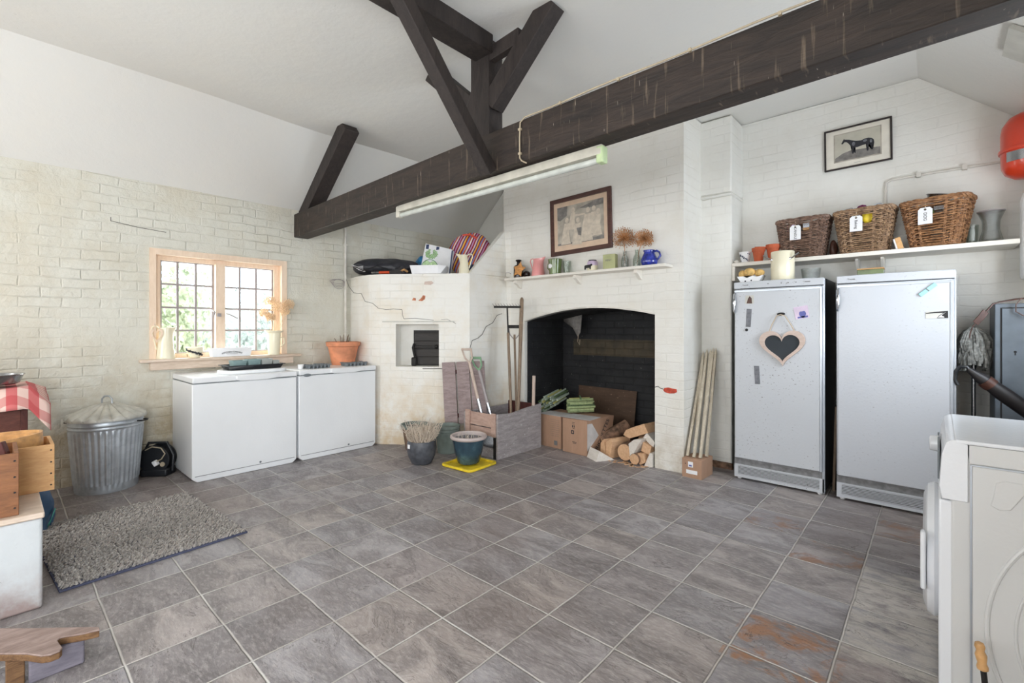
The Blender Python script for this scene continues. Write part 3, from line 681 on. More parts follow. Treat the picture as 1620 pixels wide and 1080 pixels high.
# ------------------------------------------------------------------ roof truss
t = thing('roof_truss', 'black-stained timber roof truss spanning the room under the white ceiling', 'roof truss', (0, 0, 0))
g = G(); N = 24; V = []; F = []
for k in range(N + 1):
    x = XW - 0.05 + (XE - XW + 0.1) * k / N; zb = 2.118 + 0.0135 * (x + 4.85); zt = 2.352 + 0.0125 * (x + 4.85) + 0.012 * math.sin((x + 4.85) / 5.4 * PI)
    V += [(x, 2.05, zb), (x, 2.195, zb), (x, 2.195, zt), (x, 2.05, zt)]
for k in range(N):
    for q in range(4): F.append((4 * k + q, 4 * k + (q + 1) % 4, 4 * k + 4 + (q + 1) % 4, 4 * k + 4 + q))
F += [(0, 1, 2, 3), (4 * N, 4 * N + 1, 4 * N + 2, 4 * N + 3)]
g._add(V, F); g.build('tie_beam', 'beam', t, bevel=0.006, angle=0.5)
g = G(); g.prism([(-2.285, 2.37), (-2.06, 2.37), (-2.06, 3.0), (-2.225, 3.0), (-2.225, 2.72), (-2.285, 2.60)], 0.125, XZ(0, 2.185, 0)); g.build('king_post', 'post', t, bevel=0.005)
for nm, p, q in (('strut', (-2.08, 2.115, 2.60), (-1.60, 2.115, 3.03)), ('strut', (-2.22, 2.14, 2.60), (-2.70, 2.14, 3.03))):
    G().bar(p, q, 0.10, 0.12, (0, 1, 0)).build(nm, 'post', t, bevel=0.004)
G().bar((-2.035, 2.035, 2.15), (-1.985, 1.20, 3.04), 0.085, 0.075, (1, 0, 0)).build('brace', 'post', t, bevel=0.004)
G().bar((-4.72, 2.125, 2.31), (-3.87, 2.125, 2.99), 0.14, 0.135, (0, 1, 0)).build('rafter_foot', 'post', t, bevel=0.005)
G().box(-2.185, -2.03, -1.99, 2.07, 2.895, 3.01).build('ridge_purlin', 'post', t, bevel=0.006)
G().bar((-2.10, 2.09, 2.90), (-1.82, 2.09, 2.92), 0.05, 0.09, (0, 1, 0)).build('collar', 'post', t, bevel=0.003)
G().bar((0.52, 2.125, 2.36), (-0.25, 2.125, 2.99), 0.14, 0.135, (0, 1, 0)).build('rafter_foot', 'post', t, bevel=0.005)
# cable clipped along the beam
t = thing('electric_cable', 'thin cream cable clipped along the top and face of the dark beam', 'cable', (0, 0, 0))
pts = [(x, 2.043, 2.352 + 0.0125 * (x + 4.85) + 0.012 * math.sin((x + 4.85) / 5.4 * PI) + 0.004 + 0.003 * math.sin(x * 9)) for x in [-0.1 - 0.05 * k for k in range(0, 34)]]
pts += [(-1.785, 2.042, 2.385), (-1.79, 2.042, 2.30), (-1.788, 2.042, 2.18), (-1.775, 2.043, 2.162), (-1.76, 2.07, 2.152)]
G().tube(pts, 0.0045, 6).build('flex', 'cable', t)
for x in (-0.45, -0.8, -1.15, -1.5): zc = 2.352 + 0.0125 * (x + 4.85) + 0.012 * math.sin((x + 4.85) / 5.4 * PI); G().box(x - 0.006, x + 0.006, 2.036, 2.05, zc - 0.006, zc + 0.009).build('clip', 'cable', t)
for z in (2.34, 2.20): G().box(-1.798, -1.778, 2.036, 2.05, z, z + 0.012).build('clip', 'cable', t)
# fluorescent batten under the beam
t = thing('fluorescent_batten', 'old cream fluorescent batten light with unlit tube fixed under the dark beam', 'light', (-2.194, 2.12, 2.094))
L = 0.913
G().prism([(-0.028, 0.0), (0.028, 0.0), (0.028, 0.030), (0.018, 0.054), (-0.018, 0.054), (-0.028, 0.030)], 2 * L, frame((-L, 0, 0.0), (0, 1, 0), (0, 0, 1))).build('housing', 'fluoro_body', t, bevel=0.003)
G().tube([(-L + 0.03, 0, -0.022), (L - 0.03, 0, -0.022)], 0.017, 16).build('tube', 'fluoro_tube', t)
for sx in (-1, 1):
    g = G(); xx = sx * (L - 0.01); g.box(xx - 0.02, xx + 0.022, -0.027, 0.027, -0.042, 0.045); g.build('end_cap', 'fluoro_cap' if sx > 0 else 'fluoro_body', t, bevel=0.008)
# white painted pipes
t = thing('conduit_pipe', 'white painted pipe running down the wall in the corner beside the bread oven', 'pipe', (XW, 2.60, 0))
G().tube([(0.02, -0.33, 2.26), (0.02, -0.05, 2.315), (0.02, -0.015, 2.31), (0.02, 0, 2.28), (0.02, 0.0, 1.0)], 0.014, 10).build('pipe', 'pipe_white', t)
for z in (1.15, 1.62, 2.1): G().box(0.0, 0.036, -0.016, 0.016, z, z + 0.02).build('pipe_clip', 'pipe_white', t, bevel=0.003)
t = thing('gas_pipe', 'thin white pipe bent along the wall above the wicker baskets', 'pipe', (0, YN - 0.012, 0))
G().tube([(-0.285, 0, 1.83), (-0.285, 0, 2.24), (-0.28, 0, 2.285), (-0.25, 0, 2.30), (-0.1, 0, 2.302), (0.59, 0, 2.30)], 0.009, 8).build('pipe', 'pipe_white', t)
for x in (-0.11, 0.13): G().box(x, x + 0.025, -0.02, 0.01, 2.285, 2.32).build('pipe_clip', 'pipe_white', t)
t = thing('wire_coil', 'loops of thin grey wire hooked on the wall beside the white pipe', 'wire', (XW + 0.03, 2.53, 1.70))
for k in range(4):
    G().tube([(0.01 * k, 0.085 * math.cos(a) * (1 - 0.08 * k) - 0.03, (0.022 + 0.010 * k) * math.sin(a) - 0.01 * k) for a in [2 * PI * i / 20 for i in range(20)]], 0.0025, 5, closed=True).build('wire', 'lead', t)
# ------------------------------------------------------------------ chest freezers
def freezer(label, y0, wd, h, lock, rz=0.0):
    t = thing('chest_freezer', label, 'freezer', (-4.24, y0, 0), rz, 'white chest freezers under the window')
    D = 0.585
    g = G(); pr = [(0.0, 0.03), (0.035, 0.0), (wd - 0.035, 0.0), (wd, 0.03), (wd, h - 0.052), (0, h - 0.052)]
    g.prism(pr, D, frame((-D, 0, 0), (0, 1, 0), (0, 0, 1))); g.build('cabinet', 'freezer', t, bevel=0.006)
    G().box(-0.002, 0.0025, 0.02, wd - 0.02, 0.045, 0.049).build('skirt_line', 'greystrip', t)
    G().box(-D, -0.004, 0.004, wd - 0.004, h - 0.052, h - 0.044).build('seal', 'plastic_grey', t)
    g = G(); zt = h; zb = h - 0.044
    g.box(-D, 0.012, 0.0, wd, zb, zt); g.build('lid', 'freezer', t, bevel=0.007, seg=3)
    g = G(); y = wd * 0.38; g.prism([(y, zb + 0.006), (y + 0.03, zb - 0.004), (y + 0.22, zb - 0.008), (y + 0.33, zb + 0.004), (y + 0.33, zt - 0.004), (y, zt - 0.004)], 0.02, frame((0.006, 0, 0), (0, 1, 0), (0, 0, 1)))
    g.build('handle', 'freezer', t, bevel=0.006)
    if lock: G().lathe([(0.0, 0), (0.03, 0), (0.024, 0.012), (0.0, 0.014)], 16, (0, 0, 0), frame((0.012, 0.07, zb - 0.002), (0, 1, 0), (0, 0, 1)) @ Matrix.Diagonal((1.2, 0.5, 1, 1))).build('lock', 'plastic_grey', t)
    G().box(0.025, 0.027, y + 0.13, y + 0.138, zb + 0.016, zb + 0.022).box(0.025, 0.027, y + 0.145, y + 0.153, zb + 0.016, zb + 0.022).build('indicator', 'paper', t)
    G().lathe([(0.0, 0), (0.009, 0), (0.007, 0.004), (0, 0.004)], 12, (0, 0, 0), frame((0.0, wd * 0.62, 0.065), (0, 1, 0), (0, 0, 1))).build('drain_plug', 'plastic_grey', t)
    return t
freezer('white chest freezer on the left, holding the black seed tray of small pots', 1.02, 0.795, 0.812, False)
freezer('white chest freezer beside the bread oven, holding the terracotta pot', 1.835, 0.775, 0.815, True)
# ------------------------------------------------------------------ upright fridges
def fridge(label, x0, wd, mat, controls):
    t = thing('upright_fridge', label, 'fridge', (x0, 3.965, 0), 0, 'tall white fridges in the alcove')
    H, D = 1.56, 0.50
    G().box(0.003, wd, 0.03, D, 0.02, H - 0.004).build('cabinet', 'charcoal_shaded', t, bevel=0.004)
    G().box(wd - 0.012, wd + 0.004, 0.0, 0.032, 0.02, H - 0.01).box(-0.002, 0.006, 0.012, 0.03, 0.02, H - 0.01).build('side_trim', 'silver', t, bevel=0.002)
    g = G(); g.prism([(0, 1.506), (wd, 1.506), (wd, 1.557)] + [(wd - wd * k / 10, 1.557 + 0.004 * math.sin(PI * k / 10)) for k in range(1, 10)] + [(0, 1.557)], 0.10, XZ(0, 0.09, 0)); p = g.build('control_panel', mat, t, bevel=0.004)
    text('lettering', 'Tecnik', 0.016, XZ(0.085, -0.0112, 1.532), 'ink_grey', p)
    if controls:
        for k, xx in enumerate((0.245, 0.335, 0.38, 0.43)):
            G().lathe([(0, 0), (0.004, 0), (0.004, 0.003), (0, 0.003)], 10, (0, 0, 0), XZ(xx, -0.010, 1.534)).build('indicator', 'ink_grey', p)
        G().box(0.485, 0.52, -0.0115, -0.010, 1.53, 1.537).build('switch_marking', 'ink_grey', p)
    G().box(0.004, wd - 0.004, -0.002, 0.02, 1.500, 1.506).build('shadow_gap', 'dark', t)
    dz0 = 0.172
    d = G().box(0.006, wd - 0.010, -0.018, 0.026, dz0, 1.500).build('door', mat, t, bevel=0.006)
    G().box(0.006, wd - 0.016, -0.0205, -0.016, 1.478, 1.492).build('chrome_strip', 'silver', d, bevel=0.001)
    G().box(wd - 0.026, wd - 0.008, -0.020, 0.02, dz0, 1.495).build('edge_trim', 'silver', d, bevel=0.003)
    G().tube([(0.012, -0.018, 1.47), (0.010, -0.040, 1.455), (0.014, -0.052, 1.40), (0.012, -0.045, 1.335), (0.010, -0.018, 1.318)], [0.008, 0.010, 0.012, 0.010, 0.008], 10).build('handle', 'chrome', d)
    G().box(0.0, wd - 0.008, 0.004, 0.03, 0.118, dz0).build('kick_strip', 'greystrip', t)
    g = G(); gx0, gx1 = 0.028, wd - 0.028; n = 7; z0, z1 = 0.040, 0.108
    g.box(0.0, wd, 0.0, 0.03, 0.018, z0); g.box(0, wd, 0, 0.03, z1, 0.120); g.box(0, gx0, 0, 0.03, z0, z1); g.box(gx1, wd, 0, 0.03, z0, z1)
    for k in range(n): z = z0 + (z1 - z0) * (k + 0.5) / n; g.box(gx0, gx1, 0.0, 0.006, z - 0.0024, z + 0.0024)
    g.box(gx0, gx1, 0.02, 0.03, z0, z1); g.build('grille', mat, t)
    G().box(gx0, gx1, 0.012, 0.0135, z0, z1).build('grille_back', 'dark', t)
    for xx in (0.03, wd - 0.03):
        for yy in (0.035, D - 0.04): G().lathe([(0.016, 0), (0.016, 0.012), (0.009, 0.014), (0.009, 0.024)], 12, (xx, yy, 0)).build('foot', 'paper', t)
    return t
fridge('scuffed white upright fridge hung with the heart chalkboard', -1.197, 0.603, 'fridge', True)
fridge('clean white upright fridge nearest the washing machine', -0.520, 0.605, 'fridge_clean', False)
FY = 3.965 - 0.0185      # plane of the fridge doors
# heart chalkboard
t = thing('heart_chalkboard', 'heart-shaped chalkboard in a limed wood frame hung by string on the fridge door', 'chalkboard', (-0.853, FY - 0.003, 1.045), 0, rot=(0, math.radians(-2), 0))
def heart(sx, sz, n=48):
    P = []
    for i in range(n):
        a = 2 * PI * i / n; x = 16 * math.sin(a) ** 3; z = 13 * math.cos(a) - 5 * math.cos(2 * a) - 2 * math.cos(3 * a) - math.cos(4 * a)
        P.append((x / 16 * sx, (z + 2.5) / 14.5 * sz))
    return P
G().ring(heart(0.152, 0.132), heart(0.116, 0.100), 0.018, XZ(0, 0, 0)).build('frame', 'limed', t, bevel=0.003)
G().prism(heart(0.120, 0.104), 0.008, XZ(0, 0, 0)).build('board', 'board', t, smooth=False)
G().tube([(-0.085, -0.012, 0.115), (-0.06, -0.014, 0.18), (-0.025, -0.016, 0.245), (0.0, -0.018, 0.252), (0.03, -0.016, 0.24), (0.065, -0.014, 0.175), (0.095, -0.012, 0.105)], 0.004, 6).build('string', 'string', t)
G().lathe([(0, 0), (0.02, 0), (0.018, 0.008), (0, 0.012)], 14, (0, 0, 0), XZ(0.0, 0, 0.256) @ Matrix.Diagonal((1.4, 0.6, 1, 1))).build('hook', 'black_iron', t)
def flat(name, mat, label, cat, x0, x1, z0, z1, rz=0, th=0.0012, group=None):
    t = thing(name, label, cat, ((x0 + x1) / 2, FY, (z0 + z1) / 2), 0, group, rot=(0, rz, 0))
    w2, h2 = (x1 - x0) / 2, (z1 - z0) / 2
    G().box(-w2, w2, -th, 0, -h2, h2).build('sheet', mat, t, smooth=False); return t
t = flat('photo_magnet', 'paper_grey', 'small faded photo magnet near the top of the scuffed fridge door', 'magnet', -1.110, -1.050, 1.385, 1.450, 0.03)
G().prism([(-0.02, -0.03), (0.02, -0.03), (0.015, 0.01), (0.0, 0.028), (-0.012, 0.005)], 0.0008, XZ(0, -0.0012, 0)).build('print', 'leather', t, smooth=False)
t = flat('magnetic_strip', 'magnet', 'dark grey magnetic strip above the small round magnet, left of the heart chalkboard', 'magnet', -1.104, -1.068, 1.205, 1.345, 0.06)
t = flat('magnetic_strip', 'magnet', 'dark grey magnetic strip stuck below the heart chalkboard', 'magnet', -1.045, -1.008, 0.765, 0.905, -0.05)
t = thing('round_magnet', 'small black round magnet under the upper grey strip', 'magnet', (-1.10, FY, 1.182)); G().ball((0, -0.004, 0), 0.011, 10, (1, 0.5, 1)).build('dome', 'dark', t)
t = flat('postcard', 'pink_card', 'pale pink postcard with a violet-blue print tilted on the scuffed fridge door', 'postcard', -0.775, -0.685, 1.265, 1.355, -0.16)
g = G(); g.prism([(0.02 + 0.022 * math.cos(a), -0.012 + 0.024 * math.sin(a) * (1 + 0.2 * math.sin(3 * a))) for a in [2 * PI * i / 18 for i in range(18)]], 0.0008, XZ(-0.015, -0.0012, 0)); g.box(-0.03, 0.035, -0.002, -0.0012, -0.04, -0.028); g.build('print', 'blue_ink', t, smooth=False)
t = thing('peg_magnet', 'pale aqua clip-shaped magnet tilted on the clean fridge door', 'magnet', (-0.042, FY, 1.438), rot=(0, math.radians(-42), 0))
G().prism(rrect(-0.052, 0.052, -0.012, 0.012, 0.005), 0.010, XZ(0, 0, 0)).build('clip', 'aqua', t, bevel=0.002); G().box(-0.004, 0.002, -0.0115, -0.010, -0.011, 0.011).build('line', 'ink_grey', t)
t = flat('fridge_magnet', 'paper_grey', 'black and silver oblong fridge magnet with a white swoosh', 'magnet', -0.052, 0.052, 1.257, 1.303, -0.02, 0.002)
G().prism([(-0.052, 0.012), (-0.01, 0.019), (0.052, 0.022), (0.052, -0.022), (0.0, -0.022), (0.008, -0.008), (0.03, 0.010), (-0.01, 0.010), (-0.05, 0.008)], 0.0008, XZ(0, -0.002, 0)).build('print', 'dark', t, smooth=False)
G().prism([(0.004, -0.018), (0.014, -0.008), (0.044, 0.017), (0.020, -0.006), (0.034, -0.014), (0.034, -0.018)], 0.0006, XZ(0, -0.0029, 0)).build('swoosh', 'paper', t, smooth=False)

# ------------------------------------------------------------------ washing machine
WX, WY0, WY1, WH = 0.012, 2.02, 2.60, 0.85
t = thing('washing_machine', 'white front-loading washing machine seen from its side at the right edge', 'washing machine', (WX, WY0, 0))
W_ = WY1 - WY0; D = 0.56
G().box(0.02, D, 0.0, W_, 0.02, 0.80).build('cabinet', 'washer_grey', t, bevel=0.008)
G().box(0.068, D - 0.0, -0.006, 0.0, 0.03, 0.775).build('side_panel', 'washer_grey', t, bevel=0.003)
g = G(); g.prism([(0.0, 0.66), (-0.006, 0.70), (0.0, 0.80), (0.010, 0.838), (0.022, 0.847), (0.0295, 0.8485), (0.0595, 0.837), (0.0595, 0.66)], W_ + 0.012, frame((0, W_ + 0.006, 0), (1, 0, 0), (0, 0, 1)))
g.build('control_fascia', 'washer', t, bevel=0.002)
G().box(-0.008, 0.026, 0.002, W_ - 0.002, 0.02, 0.655).build('front_panel', 'washer', t, bevel=0.006)
G().box(0.030, D + 0.002, -0.0065, W_ + 0.0065, 0.838, 0.8505).build('worktop', 'washer', t, bevel=0.004, seg=3)
G().box(0.062, D, -0.0060, W_ + 0.006, 0.782, 0.8375).build('top_side_rail', 'washer_grey', t, bevel=0.001)
G().prism([(0.10, 0.004), (0.47, 0.004), (0.47, 0.105), (0.13, 0.105), (0.105, 0.06)], 0.006, frame((-0.004, W_, 0.688), (0, -1, 0), (0.0, 0, 1))).build('display', 'plastic_grey', t, bevel=0.002)
G().lathe([(0.0, 0), (0.030, 0), (0.027, 0.028), (0.0, 0.030)], 24, (0, 0, 0), frame((-0.004, 0.36, 0.765), (0, -1, 0), (0, 0, 1))).build('dial', 'washer', t, bevel=0.003)
mm = frame((-0.006, 0.29, 0.40), (0, -1, 0), (0, 0, 1))
d = G().lathe([(0.12, 0.0), (0.225, 0.0), (0.232, 0.012), (0.222, 0.030), (0.185, 0.042), (0.15, 0.034), (0.135, 0.01)], 48, (0, 0, 0), mm).build('door', 'washer', t)
G().lathe([(0.0, 0.0), (0.140, 0.012), (0.14, 0.002), (0.0, -0.004)], 40, (0, 0, 0), mm).build('door_glass', 'plastic_grey', d)
G().bar((-0.046, 0.07, 0.33), (-0.046, 0.07, 0.52), 0.035, 0.014, (0, 1, 0)).build('door_handle', 'washer', d, bevel=0.005)
# pressed arc and rounded recess of the side panel
AC = Vector((0.52, 0.30)); g = G()
g.tube([(AC.x - 0.42 * math.cos(a), -0.006, AC.y + 0.44 * math.sin(a)) for a in [(-0.9 + 2.3 * k / 30) for k in range(31)] if AC.x - 0.42 * math.cos(a) < D - 0.01], 0.0065, 8)
g.tube([(AC.x - 0.36 * math.cos(a), -0.006, AC.y + 0.36 * math.sin(a)) for a in [(-0.9 + 2.3 * k / 30) for k in range(31)] if AC.x - 0.36 * math.cos(a) < D - 0.01], 0.004, 8)
g.build('pressed_arc', 'washer_grey', t)
G().prism([(0.115, 0.70), (0.108, 0.665), (0.125, 0.655), (0.150, 0.66), (0.185, 0.725), (0.18, 0.742), (0.14, 0.745), (0.12, 0.735)], 0.005, XZ(0, -0.005, 0)).build('pressed_recess', 'washer_grey', t, bevel=0.0035, seg=3)
G().box(0.064, 0.068, -0.0065, -0.001, 0.02, 0.778).box(0.068, D, -0.0065, -0.001, 0.7755, 0.779).build('panel_seam', 'silver', t)
for xx in (0.06, D - 0.05):
    for yy in (0.05, W_ - 0.05): G().lathe([(0.02, 0), (0.02, 0.01), (0.012, 0.012), (0.012, 0.03)], 12, (xx, yy, 0)).build('foot', 'plastic_black', t)
# ------------------------------------------------------------------ poker-like tool with turned handle in the near corner
t = thing('fire_tool', 'black iron rod with turned wooden handle propped before the washing machine', 'poker', (0.110, 1.92, 0))
G().tube([(0.0, 0.0, 0.0), (-0.006, 0.01, 0.16)], 0.0055, 8).tube([(-0.006, 0.01, 0.16), (-0.0095, 0.013, 0.205)], 0.007, 8).build('rod', 'black_iron', t)
m = Matrix.Translation((-0.010, 0.014, 0.20)) @ Euler((-0.08, -0.10, 0)).to_matrix().to_4x4()
G().lathe([(0.006, 0.0), (0.0125, 0.004), (0.0135, 0.012), (0.010, 0.022), (0.0125, 0.034), (0.0135, 0.044), (0.009, 0.056), (0.0125, 0.066), (0.010, 0.076), (0.003, 0.080)], 20, (0, 0, 0), m).build('handle', 'turned', t)

# ------------------------------------------------------------------ corner behind the washing machine
t = thing('steel_cabinet', 'blue-grey steel cabinet with keyhole in the right corner', 'cabinet', (0.262, 4.10, 0.02))
G().box(0, 0.33, 0, 0.37, 0.60, 1.325).build('body', 'blue_grey', t, bevel=0.004)
G().box(0.030, 0.30, -0.010, 0.0, 0.63, 1.295).build('door', 'blue_grey', t, bevel=0.002)
G().box(0.024, 0.306, -0.003, 0.0005, 0.624, 1.301).build('door_gap', 'dark', t)
G().lathe([(0, 0), (0.007, 0), (0.007, 0.002), (0, 0.002)], 12, (0, 0, 0), XZ(0.085, -0.010, 1.035)).box(0.082, 0.088, -0.012, -0.010, 1.015, 1.034).build('keyhole', 'dark', t)
G().box(0, 0.33, 0, 0.37, 0.0, 0.60).build('lower_body', 'blue_grey', t, bevel=0.004)
t = thing('leather_strap', 'brown leather strap draped over the top of the steel cabinet', 'strap', (0.262, 4.09, 1.345))
def ribbon(g, pts, wd, th, side):
    pts = [Vector(p) for p in pts]; s = Vector(side).normalized(); V = []; F = []
    for i, p in enumerate(pts):
        d = (pts[min(i + 1, len(pts) - 1)] - pts[max(i - 1, 0)]).normalized(); n = d.cross(s).normalized()
        V += [p - s * wd / 2 - n * th / 2, p + s * wd / 2 - n * th / 2, p + s * wd / 2 + n * th / 2, p - s * wd / 2 + n * th / 2]
    K = len(pts)
    for i in range(K - 1):
        for q in range(4): F.append((4 * i + q, 4 * i + (q + 1) % 4, 4 * i + 4 + (q + 1) % 4, 4 * i + 4 + q))
    F += [(0, 1, 2, 3), (4 * K - 4, 4 * K - 3, 4 * K - 2, 4 * K - 1)]; g._add(V, F); return g
g = G(); ribbon(g, [(0.24, 0.03, 0.03), (0.16, 0.03, 0.032), (0.09, 0.03, 0.026), (0.02, 0.02, 0.010), (-0.008, 0.01, 0.0), (-0.03, 0.0, -0.035), (-0.06, -0.0, -0.075)], 0.03, 0.006, (0, 1, 0.2)); g.build('strap', 'leather', t, bevel=0.001)
g = G(); ribbon(g, [(-0.04, -0.01, -0.045), (-0.062, -0.012, -0.085), (-0.085, -0.012, -0.118)], 0.034, 0.008, (0.5, 0.2, -0.5)); g.build('keeper', 'leather', t, bevel=0.001)
g = G(); ribbon(g, [(-0.072, -0.01, -0.10), (-0.095, -0.01, -0.135), (-0.108, -0.01, -0.175), (-0.110, 0, -0.21)], 0.012, 0.005, (0, 1, 0.2)); g.build('strap_end', 'leather', t)
g = G(); ribbon(g, [(0.11, -0.02, 0.03), (0.085, -0.028, -0.01), (0.085, -0.028, -0.05), (0.115, -0.024, -0.075), (0.155, -0.02, -0.07)], 0.016, 0.005, (0, 1, 0)); g.build('strap_loop', 'leather', t)
# mop
t = thing('mop', 'grey cotton mop standing head up between the fridge and the steel cabinet', 'mop', (0.175, 4.22, 0))
G().tube([(0, 0, 0), (0.0, 0.0, 1.12)], 0.011, 10).build('handle', 'steel', t)
g = G()
for k in range(190):
    a = random.random() * 2 * PI; r0 = 0.02 + 0.03 * random.random(); tp = 1.20 - 0.10 * random.random(); L = random.uniform(0.10, 0.20); ro = random.uniform(0.05, 0.075)
    if tp - L < 0.92: L = tp - 0.92
    ca, sa = math.cos(a), math.sin(a) * 0.8
    g.tube([(ca * r0 * 0.4, sa * r0 * 0.4, tp), (ca * ro * 0.8, sa * ro * 0.8, tp - L * 0.25), (ca * ro * 1.15, sa * ro * 1.15, tp - L * 0.7), (ca * ro * 1.1, sa * ro * 1.1, tp - L)], [0.008, 0.011, 0.012, 0.010], 6)
g.build('mop_head', 'mop', t)
# umbrella held by a strap
t = thing('umbrella', 'furled black umbrella with crook handle leaning before the steel cabinet', 'umbrella', (0.415, 3.93, 0.50))
A_, B_ = Vector((-0.275, 0.02, 0.45)), Vector((0.10, 0.08, 0.10)); d_ = (B_ - A_)
g = G(); g.tube([A_ + d_ * k for k in (0, 0.15, 0.4, 0.7, 1.0)], [0.014, 0.032, 0.042, 0.040, 0.024], 12); g.build('canopy', 'leather_black', t)
g = G(); g.tube([A_ + d_ * 0.02, A_ + Vector((-0.005, 0, 0.012)), A_ + Vector((-0.035, 0, 0.012)), A_ + Vector((-0.055, 0, -0.02)), A_ + Vector((-0.058, 0, -0.07)), A_ + Vector((-0.045, 0, -0.10))], 0.010, 8); g.build('handle', 'plastic_black', t)
G().tube([A_ + d_ * 0.19, A_ + d_ * 0.27], 0.040, 12).build('strap', 'leather', t)
# laundry basket rim behind the washing machine
t = thing('laundry_basket', 'pinkish-grey woven basket rim showing behind the washing machine', 'basket', (0.30, 3.15, 0))
P_ = lambda r, z: [(r * 0.95 * math.cos(2 * PI * i / 40), r * math.sin(2 * PI * i / 40), z + 0.004 * math.sin(i * 2.1)) for i in range(40)]
g = G()
for k in range(22): g.tube(P_(0.20 + 0.06 * k / 21, 0.02 + 0.66 * k / 22), 0.010 + 0.002 * (k % 2), 6, closed=True)
g.lathe([(0.0, 0.005), (0.195, 0.005), (0.20, 0.03), (0.245, 0.66), (0.235, 0.66), (0.19, 0.04), (0.0, 0.03)], 40); g.build('woven_body', 'wicker_dark', t)
G().tube(P_(0.262, 0.70), 0.017, 8, closed=True).build('padded_rim', 'pot_rim', t)
G().ball((-0.12, -0.05, 0.70), 0.07, 14, (1.2, 1, 0.5), 0.2).ball((0.08, 0.02, 0.68), 0.12, 14, (1, 1, 0.5), 0.15).build('folded_cloth', 'paper_grey', t)
# red expansion vessel and white cylinder
t = thing('expansion_vessel', 'round red expansion vessel fixed high on the wall at the right edge', 'pressure vessel', (0.42, 4.30, 2.31))
G().lathe([(0, -0.185), (0.06, -0.178), (0.10, -0.15), (0.118, -0.11), (0.122, -0.02), (0.122, 0.10), (0.115, 0.15), (0.085, 0.20), (0.04, 0.225), (0, 0.23)], 48).build('vessel', 'red', t)
G().lathe([(0.120, -0.018), (0.130, -0.016), (0.132, -0.004), (0.130, 0.004), (0.120, 0.006)], 48).build('seam_band', 'red', t)
g = G(); N = 14
for k in range(N):
    a0, a1 = -2.5 + 1.5 * k / N, -2.5 + 1.5 * (k + 1) / N
    g.poly([(0.1235 * math.cos(a0), 0.1235 * math.sin(a0), -0.085), (0.1235 * math.cos(a1), 0.1235 * math.sin(a1), -0.085), (0.1235 * math.cos(a1), 0.1235 * math.sin(a1), -0.025), (0.1235 * math.cos(a0), 0.1235 * math.sin(a0), -0.025)])
g.build('label_band', 'steel', t); G().tube([(0, 0.0, -0.18), (0, 0, -0.26)], 0.012, 10).build('inlet', 'steel', t); G().box(-0.015, 0.015, 0.10, 0.19, 0.0, 0.02).build('bracket', 'steel', t)
t = thing('water_cylinder', 'slim white cylinder fixed to the wall at the right edge below the red vessel', 'filter', (0.46, 4.28, 1.50))
G().lathe([(0.0, 0.0), (0.07, 0.0), (0.078, 0.02), (0.078, 0.48), (0.066, 0.53), (0.03, 0.55), (0, 0.55)], 32).build('cylinder', 'freezer', t)
G().lathe([(0.0, 0.55), (0.03, 0.55), (0.03, 0.59), (0.0, 0.60)], 16).build('cap', 'dark', t); G().box(-0.02, 0.02, 0.06, 0.21, 0.25, 0.29).build('bracket', 'steel', t)
G().tube([(0.0, 0.0, 0.60), (0.0, 0.0, 0.64)], 0.010, 8).build('valve', 'steel', t)

# ------------------------------------------------------------------ left side: bin, reel, plinth, boxes
t = thing('metal_dustbin', 'ribbed galvanised dustbin with pleated lid standing against the left wall', 'bin', (-4.625, 0.57, 0))
rib = lambda a, z: 1 + (0.018 * math.sin(a * 38) if 0.06 < z < 0.45 else 0)
pr = [(0.0, 0.012), (0.178, 0.012), (0.182, 0.0), (0.186, 0.02), (0.186, 0.055), (0.188, 0.062)] + [(0.188 + 0.028 * k / 12, 0.065 + 0.38 * k / 12) for k in range(13)] + [(0.217, 0.455), (0.217, 0.462), (0.222, 0.468), (0.217, 0.475), (0.217, 0.487), (0.223, 0.493), (0.218, 0.50), (0.220, 0.535), (0.225, 0.54), (0.205, 0.54), (0.175, 0.03), (0.0, 0.03)]
G().lathe(pr, 264, flute=rib).build('bin_body', 'galv', t, angle=1.2)
pl = lambda a, z: 1
g = G(); n = 180; k_ = [(0.0, 0.635), (0.05, 0.632), (0.065, 0.626), (0.12, 0.603), (0.18, 0.572), (0.232, 0.548), (0.238, 0.540), (0.236, 0.524), (0.230, 0.524)]
V = []; F = []
for i in range(n):
    a = 2 * PI * i / n
    for j, (r, z) in enumerate(k_):
        wz = 0.022 * (abs(math.sin(a * 9)) - 0.5) if 2 <= j <= 5 else 0; V.append((r * math.cos(a), r * math.sin(a), z + wz * (r / 0.2)))
for i in range(n):
    j = (i + 1) % n
    for q in range(len(k_) - 1): F.append((i * len(k_) + q, j * len(k_) + q, j * len(k_) + q + 1, i * len(k_) + q + 1))
g._add(V, F); l = g.build('lid', 'galv_lid', t, angle=1.2)
G().tube([(-0.035, -0.025, 0.630), (-0.033, -0.024, 0.665), (-0.015, -0.011, 0.685), (0.015, 0.011, 0.685), (0.033, 0.024, 0.665), (0.035, 0.025, 0.630)], 0.006, 8).build('lid_handle', 'galv', l)
for s in (-1, 1):
    dx, dy = -0.60 * s, -0.80 * s     # handles at the left and right as seen from the room
    c0 = Vector((0.222 * dx, 0.222 * dy, 0.50)); o_ = Vector((dx, dy, 0)); q_ = Vector((-dy, dx, 0))
    G().tube([c0 - q_ * 0.04, c0 - q_ * 0.04 + o_ * 0.03, c0 + o_ * 0.045, c0 + q_ * 0.04 + o_ * 0.03, c0 + q_ * 0.04], 0.005, 8).build('side_handle', 'black_iron', t)
